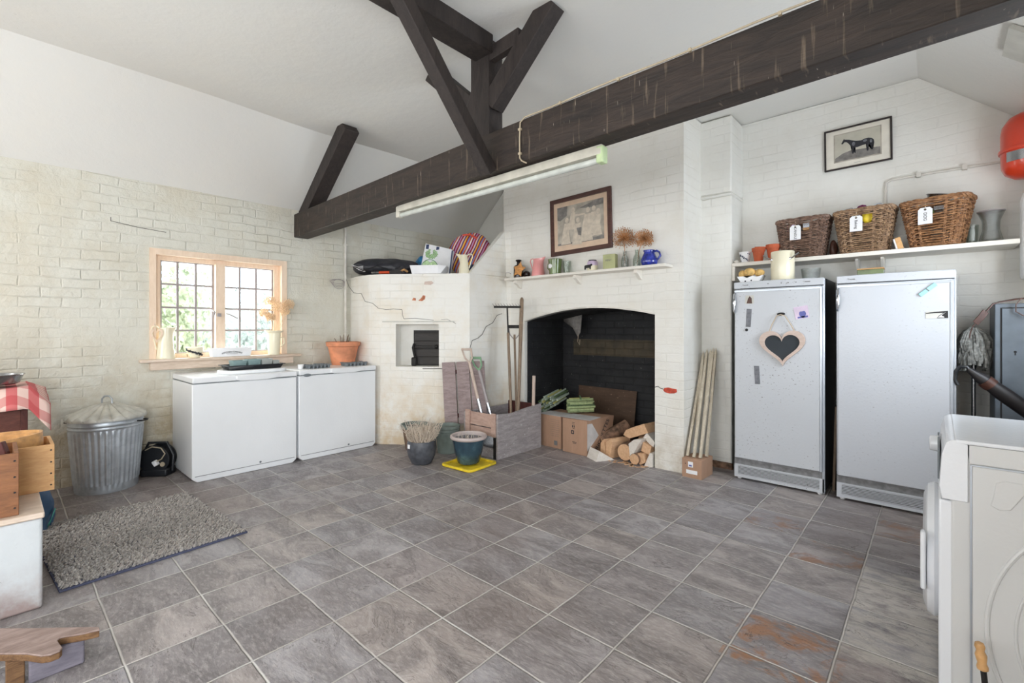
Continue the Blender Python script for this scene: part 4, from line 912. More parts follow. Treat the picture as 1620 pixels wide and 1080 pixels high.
t = thing('cable_reel', 'black extension cable reel with white plug on the floor behind the dustbin', 'cable reel', (-4.72, 0.905, 0.0), math.radians(48))
for s in (-0.055, 0.045): G().lathe([(0.0, 0), (0.112, 0), (0.116, 0.005), (0.112, 0.010), (0, 0.010)], 40, (0, 0, 0), XZ(0, s, 0.135)).build('flange', 'plastic_black', t)
G().lathe([(0.0, 0), (0.085, 0), (0.085, 0.09), (0, 0.09)], 28, (0, 0, 0), XZ(0, 0.045, 0.135)).build('wound_cable', 'dark', t)
G().box(-0.10, 0.10, -0.075, 0.055, 0.0, 0.06).build('base', 'plastic_black', t, bevel=0.01)
G().tube([(-0.11, -0.01, 0.03), (-0.118, -0.01, 0.16), (-0.07, -0.01, 0.262), (0.07, -0.01, 0.262), (0.118, -0.01, 0.16), (0.11, -0.01, 0.03)], 0.010, 8).build('carry_frame', 'plastic_black', t)
G().lathe([(0, 0), (0.018, 0), (0.018, 0.008), (0, 0.010)], 16, (0, 0, 0), XZ(0.07, -0.067, 0.10)).build('socket', 'cable', t)
G().tube([(-0.06, -0.07, 0.215), (0.0, -0.085, 0.245), (0.07, -0.09, 0.235), (0.10, -0.09, 0.19), (0.07, -0.085, 0.145), (0.03, -0.08, 0.125)], 0.0045, 6).build('flex', 'cable', t)
G().box(-0.022, 0.022, -0.02, 0.02, 0.0, 0.03, Matrix.Translation((0.012, -0.08, 0.105)) @ Euler((0, 1.0, 0)).to_matrix().to_4x4()).build('plug', 'paper', t, bevel=0.006)
t = thing('block_plinth', 'low white-painted masonry plinth under the pine boxes at the left edge', 'plinth', (-2.84, 0.14, 0))
G().box(-0.66, 0, -1.0, 0, 0, 0.385).build('masonry', 'plinth', t, bevel=0.012, seg=3)
G().box(-0.665, 0.006, -1.0, 0.006, 0.385, 0.41).build('cap_slab', 'sill', t, bevel=0.006)
def boxcrate(name, label, mat, x0, x1, y0, y1, z0, z1, th=0.014, nails='ink'):
    t = thing(name, label, 'wooden box', (x0, y0, z0)); X, Y, Z = x1 - x0, y1 - y0, z1 - z0
    G().box(X - th, X, 0, Y, 0, Z).build('front_board', mat, t, bevel=0.0015); G().box(0, th, 0, Y, 0, Z).build('back_board', mat, t, bevel=0.0015)
    for y in (0, Y - th): G().box(th, X - th, y, y + th, 0, Z).build('end_board', mat, t, bevel=0.0015)
    G().box(th, X - th, th, Y - th, 0.0, 0.012).build('bottom_board', mat, t)
    g = G()
    for z in (0.12, 0.37, 0.62, 0.88):
        for y in (Y - 0.012, 0.02): g.lathe([(0, 0), (0.004, 0), (0.003, 0.002), (0, 0.002)], 8, (0, 0, 0), frame((X, y, Z * z), (0, 1, 0), (0, 0, 1)))
    g.build('nails', 'dark', t); return t
boxcrate('wooden_crate', 'darker honey-brown wooden box nearest the camera at the left edge', 'honey', -3.16, -2.868, -0.42, 0.070, 0.411, 0.672)
boxcrate('pine_box', 'light pine box behind the darker box, holding wooden hoops', 'pine', -3.46, -3.19, -0.24, 0.198, 0.411, 0.632)
t = thing('sieve_hoop', 'bent-wood sieve hoop resting in the light pine box', 'sieve', (-3.325, -0.02, 0.575), 0, rot=(0.05, 0.03, 0))
for r, z0, z1 in ((0.117, 0.0, 0.10), (0.104, 0.01, 0.088)): G().lathe([(r, z0), (r, z1), (r - 0.007, z1), (r - 0.007, z0), (r, z0)], 56, ry=1.62).build('hoop', 'turned', t, angle=1.0)
t = thing('hand_tool', 'dark iron hand tool with white-banded handle lying in the honey-brown box', 'tool', (-3.0, -0.05, 0.42))
G().bar((-0.06, -0.12, 0.20), (0.03, 0.085, 0.262), 0.06, 0.035).build('dark_block', 'dark_red_wood', t, bevel=0.004); G().bar((0.0, 0.02, 0.2435), (0.018, 0.06, 0.256), 0.064, 0.039).build('white_band', 'paper', t, bevel=0.002)
G().bar((-0.08, -0.20, 0.02), (0.02, -0.02, 0.18), 0.08, 0.07).build('dark_head', 'black_iron', t, bevel=0.01)
# chest with check tea towel and steel bowl
t = thing('wooden_chest', 'red-brown board box standing on end behind the pine boxes', 'box', (-4.42, -0.30, 0))
G().box(0, 0.40, 0, 0.435, 0.42, 0.84).build('carcass', 'red_brown', t, bevel=0.003); g = G()
g.box(0.40, 0.412, 0.405, 0.435, 0.42, 0.84); g.box(0.40, 0.408, 0.0, 0.405, 0.42, 0.45); g.build('edge_batten', 'dark_red_wood', t, bevel=0.002); G().box(0.02, 0.38, 0.02, 0.41, 0, 0.42).build('stand', 'pine', t)
t = thing('tea_towel', 'red and white checked tea towel draped over the red-brown box', 'tea towel', (0, 0, 0))
g = G(); N1, N2 = 24, 30; V = []
for i in range(N1 + 1):
    for j in range(N2 + 1):
        u = i / N1; v = j / N2; y = -0.36 + 0.60 * u; x = -4.45 + 0.56 * v
        z = 0.846 + 0.004 * math.sin(14 * u + 3 * v)
        if x > -4.005: z -= (x + 4.005) * 1.1 ; x = -4.005 + (x + 4.005) * 0.35
        if y > 0.14: z -= (y - 0.14) * (0.55 + 0.8 * v); y = 0.14 + (y - 0.14) * 0.9
        V.append((x + 0.006 * math.sin(u * 20), y, z + 0.006 * math.sin(v * 18 + u * 7) * (1 if y > 0.13 else 0.2)))
F = [(i * (N2 + 1) + j, (i + 1) * (N2 + 1) + j, (i + 1) * (N2 + 1) + j + 1, i * (N2 + 1) + j + 1) for i in range(N1) for j in range(N2)]
g._add(V, F); o = g.build('cloth', 'check', t, angle=3); d = o.modifiers.new('solid', 'SOLIDIFY'); d.thickness = 0.003; d.offset = 1
t = thing('steel_bowl', 'shallow stainless steel bowl on the checked tea towel', 'bowl', (-4.12, 0.005, 0.862))
G().lathe([(0.0, 0.0), (0.085, 0.0), (0.10, 0.008), (0.118, 0.055), (0.124, 0.058), (0.122, 0.062), (0.112, 0.058), (0.095, 0.012), (0, 0.008)], 48).build('bowl', 'steel', t)
t = thing('cream_bucket', 'cream enamel bucket at the left edge above the tea towel', 'bucket', (-3.90, -0.085, 0.862)); G().lathe([(0.0, 0.0), (0.055, 0.0), (0.085, 0.20), (0.092, 0.205), (0.092, 0.212), (0.08, 0.207), (0.05, 0.01), (0, 0.01)], 36).build('bucket', 'cream', t)
# blue and teal bag behind the plinth
t = thing('folded_tarpaulin', 'blue tarpaulin bag with teal webbing slumped on the floor behind the plinth', 'bag', (-3.96, 0.155, 0))
g = G(); V = []; F = []; n = 28; kk = 12
for i in range(n):
    a = 2 * PI * i / n
    for j in range(kk):
        z = 0.31 * j / (kk - 1); r = 0.085 * (1 + 0.12 * math.sin(3 * a + z * 30) + 0.08 * math.sin(5 * a - z * 22)) * (1 - 0.35 * (z / 0.31) ** 3); V.append((1.3 * r * math.cos(a), r * math.sin(a), z))
for i in range(n):
    j = (i + 1) % n
    for q in range(kk - 1): F.append((i * kk + q, j * kk + q, j * kk + q + 1, i * kk + q + 1))
F.append(tuple(i * kk + kk - 1 for i in range(n))); F.append(tuple(i * kk for i in range(n))); g._add(V, F); g.build('bag_body', 'boot_blue', t, angle=0.5)
g = G(); ribbon(g, [(0.09, 0.05, 0.02), (0.10, 0.07, 0.07), (0.07, 0.085, 0.11), (0.03, 0.09, 0.10)], 0.03, 0.003, (0, 0.3, 1)); ribbon(g, [(0.02, 0.085, 0.27), (0.05, 0.085, 0.30), (0.08, 0.06, 0.31)], 0.035, 0.003, (0, 0.3, 1)); g.build('webbing', 'teal', t)
# boot jack
t = thing('boot_jack', 'worn wooden boot jack with forked end on the floor at the bottom left', 'boot jack', (-2.22, 0.10, 0))
M['jack_top'] = wood('worn_boot_jack_wood', (112, 92, 84), (160, 140, 132), 1, 0.7, 7, 0.003)
M['jack_edge'] = wood('rough_brown_edge', (78, 52, 32), (134, 100, 66), 1, 0.8, 12, 0.004)
M['jack_leg'] = wood('greyed_jack_leg', (92, 88, 98), (128, 122, 132), 1, 0.8, 7, 0.003)
ol = [(-0.012, 0.155), (-0.02, 0.132), (-0.03, 0.105), (-0.052, 0.07), (-0.058, 0.056), (-0.046, 0.047), (-0.02, 0.05), (0.02, 0.056), (0.034, 0.048), (0.036, 0.025), (0.022, 0.005), (-0.03, -0.028), (-0.1, -0.092), (-0.28, -0.26), (-0.4, -0.2), (-0.294, -0.09), (-0.193, 0.002), (-0.113, 0.08), (-0.058, 0.134), (-0.03, 0.156)]
G().prism(ol, 0.006, Matrix.Translation((0, 0, 0.109))).build('top_face', 'jack_top', t, bevel=0.002)
G().prism([(x * 0.995, y * 0.995) for x, y in ol], 0.022, Matrix.Translation((0, 0, 0.087))).build('footboard', 'jack_edge', t, bevel=0.003)
G().box(-0.075, -0.040, -0.022, 0.118, 0.0, 0.087).build('leg_block', 'jack_leg', t, bevel=0.006)
G().box(-0.095, -0.062, -0.075, -0.030, 0.0, 0.087).build('leg', 'jack_edge', t, bevel=0.003)
G().box(-0.40, -0.36, -0.27, -0.20, 0.0, 0.087).build('leg', 'jack_edge', t, bevel=0.003)
# shaggy rug
t = thing('shag_rug', 'grey chenille shag rug with navy edging in front of the dustbin', 'rug', (-3.47, 0.565, 0), math.radians(3.5))
RX, RY = 0.51, 0.40
G().box(-RX, RX, -RY, RY, 0.0, 0.010).build('backing', 'rug_edge', t, bevel=0.003)
g = G(); V = []; F = []; n = 0
ny = 62; nx = 78
for i in range(nx):
    for j in range(ny):
        x = -RX + 0.008 + (2 * RX - 0.016) * (i + random.random() * 0.7) / nx; y = -RY + 0.008 + (2 * RY - 0.016) * (j + random.random() * 0.7) / ny
        a = random.random() * 6.28; l = random.uniform(0.010, 0.022); h = random.uniform(0.018, 0.030); ww = random.uniform(0.0045, 0.0065)
        dx, dy = math.cos(a) * l, math.sin(a) * l; b = len(V)
        V += [(x - ww, y - ww, 0.008), (x + ww, y - ww, 0.008), (x, y + ww, 0.008), (x + dx * 0.5 - ww, y + dy * 0.5, h), (x + dx * 0.5 + ww, y + dy * 0.5, h), (x + dx * 0.5, y + dy * 0.5 + ww * 1.4, h * 0.95), (x + dx, y + dy, h * 0.7)]
        for q in range(3): F += [(b + q, b + (q + 1) % 3, b + 3 + (q + 1) % 3, b + 3 + q), (b + 3 + q, b + 3 + (q + 1) % 3, b + 6)]
me = bpy.data.meshes.new('pile'); me.from_pydata(V, [], F); me.materials.append(M['rug']); o = bpy.data.objects.new('pile', me); COL.objects.link(o); o.parent = t; tag(o, kind='stuff')
# ------------------------------------------------------------------ chimney shelf and what stands on it
SZ = 1.722
t = thing('mantel_shelf', 'white painted wooden shelf on brackets across the chimney breast', 'shelf', (-3.41, 3.80, SZ))
G().box(0.0, 1.78, -0.155, 0.0, -0.024, 0.0).build('shelf_board', 'white_wood', t, bevel=0.003)
for xx in (0.10, 0.86, 1.49):
    G().prism([(0, 0), (0.105, 0), (0.105, -0.03), (0.085, -0.034), (0.06, -0.05), (0.03, -0.075), (0, -0.082)], 0.034, frame((xx + 0.017, 0, -0.024), (0, -1, 0), (0, 0, 1))).build('bracket', 'white_wood', t, bevel=0.003)
MY = 3.715
t = thing('dark_bottle', 'dark square-shouldered bottle at the left end of the mantel shelf', 'bottle', (-3.285, MY + 0.015, SZ))
G().lathe([(0, 0), (0.05, 0), (0.052, 0.006), (0.052, 0.115), (0.045, 0.13), (0.022, 0.142), (0.018, 0.15), (0.018, 0.172), (0.031, 0.180), (0.031, 0.192), (0.022, 0.196), (0, 0.196)], 32).build('bottle', 'brown_glass', t)
t = thing('starfish', 'dried orange-brown starfish propped against the dark bottle', 'starfish', (-3.225, MY - 0.045, SZ + 0.082), rot=(math.radians(-12), math.radians(8), 0))
g = G(); P = []
for k in range(10):
    a = 2 * PI * k / 10 + PI / 2; r = 0.135 if k % 2 == 0 else 0.024; P.append((r * math.cos(a), r * math.sin(a)))
Vf = [(x, -0.006, z) for x, z in P] + [(x * 0.96, 0.006, z * 0.96) for x, z in P] + [(0, -0.022, 0), (0, 0.010, 0)]
Ff = []
for k in range(10): Ff += [(k, (k + 1) % 10, 20), (10 + k, 10 + (k + 1) % 10, 21), (k, (k + 1) % 10, 10 + (k + 1) % 10, 10 + k)]
g._add(Vf, Ff); g.build('starfish_body', 'starfish', t, sub=1, angle=3)
t = thing('glass_float', 'small round black glass ball beneath the starfish on the mantel shelf', 'ornament', (-3.185, MY + 0.03, SZ + 0.036)); G().ball((0, 0, 0), 0.036, 20, (1.15, 1, 1)).build('ball', 'brown_glass', t)
def jug(name, label, loc, mat, h, rb, rt, rz, belly=None, handle='diag', spout=0.03, cat='jug'):
    t = thing(name, label, cat, loc, rz)
    n = 40; prof = belly or [(rb, 0.0), (rb + 0.002, 0.006), (rb * 0.985, 0.02), (rt + (rb - rt) * 0.35, h * 0.6), (rt, h * 0.82), (rt * 1.02, h)]
    full = [(0.0, 0.0)] + prof + [(prof[-1][0] - 0.004, h)] + [(max(r - 0.005, 0.001), z) for r, z in reversed(prof[1:-1])] + [(0.0, 0.008)]
    V = []; F = []; k = len(full)
    for i in range(n):
        a = 2 * PI * i / n; w_ = max(0, math.cos(a)) ** 8
        for r, z in full:
            f = max(0, (z - h * 0.72) / (h * 0.28)) if z > h * 0.72 and r > 0 else 0
            V.append((r * math.cos(a) + w_ * spout * f, r * math.sin(a) * (1 - 0.35 * w_ * f), z + 0.35 * spout * w_ * f))
    for i in range(n):
        j = (i + 1) % n
        for q in range(k - 1): F.append((i * k + q, j * k + q, j * k + q + 1, i * k + q + 1))
    g = G(); g._add(V, F); g.build('jug_body', mat, t, angle=1.0)
    if handle == 'diag': pts = [(-rt * 0.9, 0, h * 0.95), (-rt - 0.02, 0, h * 1.05), (-rt - 0.045, 0, h * 1.03), (-rt - 0.055, 0, h * 0.90), (-rt - 0.035, 0, h * 0.62), (-rb * 0.95, 0, h * 0.30)]
    else: pts = [(-rt * 0.9, 0, h * 0.88), (-rt - 0.025, 0, h * 0.93), (-rb - 0.035, 0, h * 0.80), (-rb - 0.045, 0, h * 0.58), (-rb - 0.015, 0, h * 0.34), (-rb * 0.85, 0, h * 0.25)]
    G().tube(pts, 0.0055 if handle == 'diag' else 0.009, 8).build('handle', mat, t); return t
jug('enamel_jug', 'tall pink enamel jug on the mantel shelf beside the starfish', (-3.005, MY, SZ), 'pink', 0.175, 0.068, 0.050, 0.0, spout=0.045)
t = thing('glazed_mug', 'olive green glazed mug with a pale medallion on the mantel shelf', 'mug', (-2.79, MY, SZ))
G().lathe([(0, 0), (0.052, 0), (0.058, 0.004), (0.070, 0.135), (0.073, 0.150), (0.068, 0.152), (0.064, 0.140), (0.052, 0.01), (0, 0.01)], 36).build('mug_body', 'green_glaze', t)
G().tube([(-0.062, 0, 0.125), (-0.088, 0, 0.11), (-0.092, 0, 0.07), (-0.06, 0, 0.035)], 0.006, 8).build('handle', 'green_glaze', t)
G().lathe([(0, 0), (0.022, 0), (0.022, 0.006), (0, 0.008)], 20, (0, 0, 0), XZ(-0.012, -0.060, 0.080)).build('medallion', 'paper', t)
t = thing('stemmed_glass', 'clear glass tumbler between the green mug and the purple candle jar', 'glass', (-2.665, MY + 0.02, SZ))
G().lathe([(0.0, 0.0), (0.032, 0.0), (0.030, 0.004), (0.038, 0.06), (0.040, 0.125), (0.037, 0.125), (0.034, 0.06), (0.027, 0.01), (0, 0.01)], 30).build('glass', 'clear', t)
t = thing('candle_jar', 'small jar with lilac band and black animal cut-out on the mantel shelf', 'jar', (-2.36, MY, SZ))
G().lathe([(0, 0), (0.044, 0), (0.048, 0.004), (0.048, 0.050)], 32).build('jar_base', 'cream', t)
G().lathe([(0.048, 0.050), (0.048, 0.080), (0.040, 0.092), (0.036, 0.094)], 32).build('jar_band', 'lilac', t)
G().lathe([(0.0, 0.094), (0.036, 0.094), (0.036, 0.101), (0.0, 0.101)], 32).build('lid', 'dark', t)
G().prism([(-0.042, 0.012), (-0.042, 0.045), (-0.034, 0.052), (0.02, 0.056), (0.03, 0.062), (0.042, 0.056), (0.040, 0.046), (0.026, 0.040), (0.024, 0.012), (0.014, 0.012), (0.012, 0.026), (-0.026, 0.026), (-0.028, 0.012)], 0.004, XZ(-0.012, -0.049, 0.0)).build('animal_cutout', 'dark', t, smooth=False)
t = thing('green_carton', 'pale green card box standing on the mantel shelf', 'box', (-2.165, 3.70, SZ), math.radians(8))
G().box(-0.058, 0.058, -0.03, 0.03, 0, 0.130).build('carton', 'green_box', t, bevel=0.001); text('lettering', 'MINT', 0.026, XZ(-0.005, -0.0305, 0.075), 'ink_grey', t)
def burst(g, c, R, n, stem, tipr, up=0.0):
    for k in range(n):
        z = 1 - 2 * (k + 0.5) / n; a = k * 2.39996; r = math.sqrt(1 - z * z); d = Vector((r * math.cos(a), r * math.sin(a), z)); q = R * random.uniform(0.72, 1.05)
        if d.z < -0.75: continue
        g.tube([Vector(c), Vector(c) + d * q], stem, 3); g.ball(Vector(c) + d * q, tipr, 4)
for nm, lb, x, R, zc, mt in (('allium_vase', 'taller glass bottle holding a large dried allium head', -2.045, 0.105, 0.262, 'cutglass'), ('dried_flower_bottle', 'slim glass bottle holding a smaller dried head beside the blue jug', -1.935, 0.085, 0.235, 'clear')):
    t = thing(nm, lb, 'vase', (x, 3.745 if R > 0.1 else 3.755, SZ))
    G().lathe([(0, 0), (0.032, 0), (0.034, 0.005), (0.034, 0.075), (0.026, 0.10), (0.016, 0.118), (0.016, 0.15), (0.019, 0.155), (0.013, 0.155), (0.013, 0.115), (0.03, 0.07), (0.03, 0.008), (0, 0.006)], 28).build('bottle', mt, t)
    dx = 0 if R > 0.1 else 0.075
    s = G().tube([(0, 0, 0.02), (dx * 0.3, 0.0, 0.15), (dx, -0.02, zc)], 0.003, 5).build('stem', 'dried', t)
    g = G(); burst(g, (dx, -0.02, zc), R * 0.98, 260, 0.0011, 0.0052); g.build('seed_head', 'dried', t, smooth=False)
jug('ceramic_jug', 'cobalt blue glazed jug with dried stems at the right end of the mantel shelf', (-1.80, MY, SZ), 'cobalt', 0.130, 0.055, 0.04, PI,
    belly=[(0.048, 0.0), (0.062, 0.006), (0.070, 0.03), (0.068, 0.055), (0.056, 0.082), (0.045, 0.104), (0.043, 0.118), (0.048, 0.130)], handle='round', spout=0.012)
# ------------------------------------------------------------------ framed pictures
t = thing('framed_print', 'faded pinkish figure print in a dark brown frame above the mantel shelf', 'picture', (-2.55, CY, 2.205), 0, rot=(math.radians(0), math.radians(-1.5), 0))
hw, hh = 0.350, 0.283
G().ring([(-hw, -hh), (hw, -hh), (hw, hh), (-hw, hh)], [(-hw + 0.042, -hh + 0.042), (hw - 0.042, -hh + 0.042), (hw - 0.042, hh - 0.042), (-hw + 0.042, hh - 0.042)], 0.024, XZ(0, 0, 0)).build('frame', 'frame_brown', t, bevel=0.005)
G().box(-hw + 0.04, hw - 0.04, -0.010, -0.002, -hh + 0.04, hh - 0.04).build('mount', 'mount_pink', t, smooth=False)
M['litho'] = simple('grey_sepia_ground', (172, 164, 152), 0.8, 0, 0.16, 9)
G().box(-0.265, 0.265, -0.0112, -0.010, -0.185, 0.195).build('print', 'litho', t, smooth=False)
M['fig_pale'] = simple('pale_sepia', (204, 192, 176), 0.8, 0, 0.06, 30); M['fig_dark'] = simple('grey_wash', (126, 122, 118), 0.8, 0, 0.12, 30)
g = G(); FX = lambda x, z: [(x + 0.022 * math.cos(a), z + 0.026 * math.sin(a)) for a in [2 * PI * i / 12 for i in range(12)]]
def figure(g, x, z, s, lean=0):
    global KF
    KF += 1; yo = -0.0113 - 0.0003 * KF
    g.prism(FX(x + lean * s, z + 0.115 * s), 0.0006, XZ(0, yo - 0.0001, 0)); g.prism([(x - 0.055 * s, z - 0.12 * s), (x + 0.06 * s, z - 0.12 * s), (x + 0.04 * s, z - 0.01 * s), (x + (0.03 + lean) * s, z + 0.085 * s), (x + (-0.03 + lean) * s, z + 0.085 * s), (x - 0.035 * s, z - 0.01 * s)], 0.0006, XZ(0, yo, 0))
KF = 0
for x, z, s in ((-0.09, 0.05, 0.8), (-0.17, -0.06, 1.0), (-0.04, -0.08, 1.0), (0.07, -0.03, 1.25), (0.14, 0.0, 1.0), (0.19, -0.03, 0.95)): figure(g, x, z, s, 0.02)
g.prism([(-0.06, 0.095), (0.06, 0.09), (0.06, 0.075), (-0.06, 0.075)], 0.0006, XZ(0, -0.0112, 0)); g.build('pale_figures', 'fig_pale', t, smooth=False)
g = G(); g.prism([(-0.265, 0.195), (-0.14, 0.195), (-0.15, 0.10), (-0.23, 0.06), (-0.265, 0.07)], 0.0004, XZ(0, -0.0112, 0)); g.build('dark_tree_print', 'fig_dark', t, smooth=False); g = G(); g.prism([(0.0, 0.15), (0.2, 0.195), (0.265, 0.195), (0.265, 0.14), (0.1, 0.13)], 0.0004, XZ(0, -0.0112, 0))
g.build('cloud_print', 'fig_dark', t, smooth=False); g = G(); g.prism([(-0.265, -0.185), (0.265, -0.185), (0.265, -0.15), (-0.05, -0.17), (-0.265, -0.165)], 0.0004, XZ(0, -0.0112, 0)); g.build('ground_print', 'fig_dark', t, smooth=False); g = G(); g.prism([(-0.035, -0.04), (0.02, -0.04), (0.015, -0.12), (-0.02, -0.11)], 0.0004, XZ(0, -0.0136, 0)); g.build('child_print', 'fig_dark', t, smooth=False)
t = thing('framed_print', 'engraving of a standing horse in a thin black frame above the baskets', 'picture', (-0.458, YN, 2.612), 0, rot=(0, math.radians(-0.6), 0))
hw, hh = 0.213, 0.162
G().ring([(-hw, -hh), (hw, -hh), (hw, hh), (-hw, hh)], [(-hw + 0.012, -hh + 0.012), (hw - 0.012, -hh + 0.012), (hw - 0.012, hh - 0.012), (-hw + 0.012, hh - 0.012)], 0.018, XZ(0, 0, 0)).build('frame', 'frame_black', t, bevel=0.002)
G().box(-hw + 0.01, hw - 0.01, -0.008, -0.002, -hh + 0.01, hh - 0.01).build('mount', 'mount', t, smooth=False)
G().box(-0.150, 0.150, -0.0090, -0.008, -0.105, 0.118).build('plate_border', 'litho', t, smooth=False)
M['engrave'] = simple('engraving_paper', (190, 186, 172), 0.8, 0, 0.06, 9); G().box(-0.142, 0.142, -0.0096, -0.009, -0.097, 0.110).build('print', 'engrave', t, smooth=False)
g = G(); g.prism([(-0.142, -0.097), (0.142, -0.097), (0.142, -0.045), (0.05, -0.035), (-0.04, -0.028), (-0.09, -0.04), (-0.142, -0.07)], 0.0003, XZ(0, -0.0096, 0)); g.build('ground_wash', 'fig_dark', t, smooth=False)
H = [(-0.100, 0.036), (-0.098, 0.044), (-0.088, 0.062), (-0.083, 0.073), (-0.079, 0.066), (-0.070, 0.064), (-0.050, 0.058), (-0.030, 0.047), (-0.005, 0.036), (0.025, 0.032), (0.050, 0.040), (0.072, 0.040), (0.092, 0.032), (0.104, 0.016), (0.106, -0.006), (0.102, -0.032), (0.097, -0.020), (0.095, -0.002), (0.094, -0.020), (0.098, -0.034), (0.097, -0.056), (0.089, -0.056), (0.089, -0.036), (0.082, -0.020), (0.078, -0.008), (0.070, -0.024), (0.072, -0.038), (0.070, -0.058), (0.060, -0.058), (0.063, -0.038), (0.060, -0.020), (0.058, -0.004), (0.030, -0.008), (0.0, -0.014), (-0.010, -0.012), (-0.011, -0.034), (-0.008, -0.055), (-0.017, -0.055), (-0.020, -0.034), (-0.020, -0.012), (-0.023, -0.034), (-0.022, -0.057), (-0.031, -0.057), (-0.032, -0.034), (-0.032, -0.010), (-0.042, 0.008), (-0.052, 0.026), (-0.066, 0.042), (-0.078, 0.046), (-0.092, 0.032)]
g = G(); g.prism(H, 0.0004, XZ(0, -0.0098, 0)); bmesh.ops.triangulate(g.bm, faces=[f for f in g.bm.faces if len(f.verts) > 4]); g.build('horse_engraving', 'ink', t, smooth=False)
g = G()
for x, z, a, b in ((-0.022, 0.018, 0.010, 0.016), (0.050, 0.024, 0.013, 0.009), (0.086, 0.012, 0.007, 0.014)): g = G(); g.prism([(x + a * math.cos(q), z + b * math.sin(q)) for q in [2 * PI * i / 14 for i in range(14)]], 0.0003, XZ(0, -0.0103, 0)); g.build('engraved_highlight', 'magnet', t, smooth=False)
G().box(-0.022, 0.022, -0.0086, -0.008, -0.1292, -0.1275).build('caption', 'ink_grey', t)
# ------------------------------------------------------------------ alcove shelf
AZ = 1.745
t = thing('alcove_shelf', 'long white wooden shelf across the alcove above the fridges', 'shelf', (-1.288, 4.20, AZ))
G().box(0.0, 1.665, 0.0, 0.30, -0.030, 0.0).build('shelf_board', 'white_wood', t, bevel=0.003)
G().box(0.0, 0.022, 0.005, 0.30, -0.15, -0.030).build('end_batten', 'white_wood', t, bevel=0.002)
for xx in (0.85, 1.0): g = G(); g.prism([(0, 0), (0.16, 0), (0.16, -0.012), (0.012, -0.15), (0, -0.15)], 0.016, frame((xx, 0.298, -0.03), (0, -1, 0), (0, 0, 1))); g.build('bracket', 'pipe_white', t)
def basket(label, loc, rz, mat, wt, dt, wb, db, h, rows, tag_text, slot):
    t = thing('wicker_basket', label, 'basket', loc, rz, 'wicker baskets on the alcove shelf')
    def ringpt(s, f, off):       # s in 0..1 round the rounded rectangle, f = height fraction
        w2 = (wb + (wt - wb) * f) / 2; d2 = (db + (dt - db) * f) / 2; a = 2 * PI * s - PI / 2
        c_, s_ = math.cos(a), math.sin(a); e = 0.42
        x = w2 * math.copysign(abs(c_) ** e, c_); y = d2 * math.copysign(abs(s_) ** e, s_); n = Vector((c_ / w2, s_ / d2, 0)).normalized()
        return Vector((x, y, 0)) + n * off
    K = 22; g = G()
    for k in range(rows):
        f = (k + 0.5) / rows; z = h * 0.04 + h * 0.88 * f; pts = []
        skip = slot[0] < f < slot[1]
        M_ = K * 6
        for i in range(M_):
            s = i / M_; p = ringpt(s, f, 0.0055 * math.cos(PI * (i / 6) + PI * k) + random.uniform(-0.0012, 0.0012)); p.z = z + random.uniform(-0.0025, 0.0025) + 0.006 * math.sin(4 * PI * s) ; pts.append(p)
        if skip:
            # leave the hand hole open at the middle of the front
            front = [p for p in pts if not (abs(p.x) < 0.052 and p.y < 0)]
            i0 = next(i for i in range(M_) if not (abs(pts[i].x) < 0.052 and pts[i].y < 0) and (abs(pts[i - 1].x) < 0.052 and pts[i - 1].y < 0))
            seq = [pts[(i0 + q) % M_] for q in range(M_)]; seq = [p for p in seq if not (abs(p.x) < 0.052 and p.y < 0)]
            g.tube(seq, 0.0056, 5)
        else: g.tube(pts, 0.0056, 5, closed=True)
    g.build('woven_side', mat, t)
    g = G()
    for k in range(K):
        s = (k + 0.5) / K; a = ringpt(s, 0, 0); b = ringpt(s, 1, 0); a.z = 0.0; b.z = h * 0.95
        if abs(b.x) < 0.045 and b.y < 0: b = a + (b - a) * 0.72
        for o_ in (-0.0035, 0.0035): g.tube([a + Vector((o_, 0, 0)), b + Vector((o_, 0, 0))], 0.0035, 5)
    g.build('stakes', mat, t)
    g = G()
    for q in range(3): g.tube([ringpt(i / 90, 1.0, 0.007 * math.sin(i * 0.55 + q * 2.1)) + Vector((0, 0, h * 0.955 + 0.009 * math.cos(i * 0.55 + q * 2.1))) for i in range(90)], 0.0085, 6, closed=True)
    g.build('rim', mat, t); g = G()
    for q in range(2): g.tube([ringpt(i / 90, 0.0, 0.004 * math.sin(i * 0.8 + q * 3.1)) + Vector((0, 0, 0.012 + 0.004 * math.cos(i * 0.8 + q * 3.1))) for i in range(90)], 0.006, 6, closed=True)
    g.build('foot_border', mat, t)
    g = G(); g.prism([(ringpt(i / 40, 0, 0).x * 0.95, ringpt(i / 40, 0, 0).y * 0.95) for i in range(40)], 0.01, Matrix.Translation((0, 0, 0.004))); g.build('base', mat, t)
    # luggage-style tag hanging from the hand hole
    f = (slot[0] + 0.05); w_y = -(db + (dt - db) * slot[0]) / 2 - 0.012
    tw, th = 0.038, 0.098; zt = h * slot[0] + 0.02
    tl = math.atan2((dt - db) / 2, h * 0.9)
    mt_ = Matrix.Translation((-0.03, w_y, zt)) @ Euler((math.radians(90) - tl * 0.0, 0, 0)).to_matrix().to_4x4()
    q = tag_part = G().prism([(-tw, 0), (-tw, -th), (tw, -th), (tw, 0), (tw - 0.014, 0.014), (-tw + 0.014, 0.014)], 0.0015, mt_).build('tag', 'paper', t, smooth=False)
    G().tube([(-0.03, w_y - 0.002, zt), (-0.03, w_y + 0.004, zt + 0.03), (-0.03, w_y + 0.012, h * 0.93)], 0.003, 5).build('ribbon', 'string', t)
    G().lathe([(0, 0), (0.007, 0), (0.007, 0.002), (0, 0.002)], 12, (0, 0, 0), mt_).build('eyelet', 'dark', t)
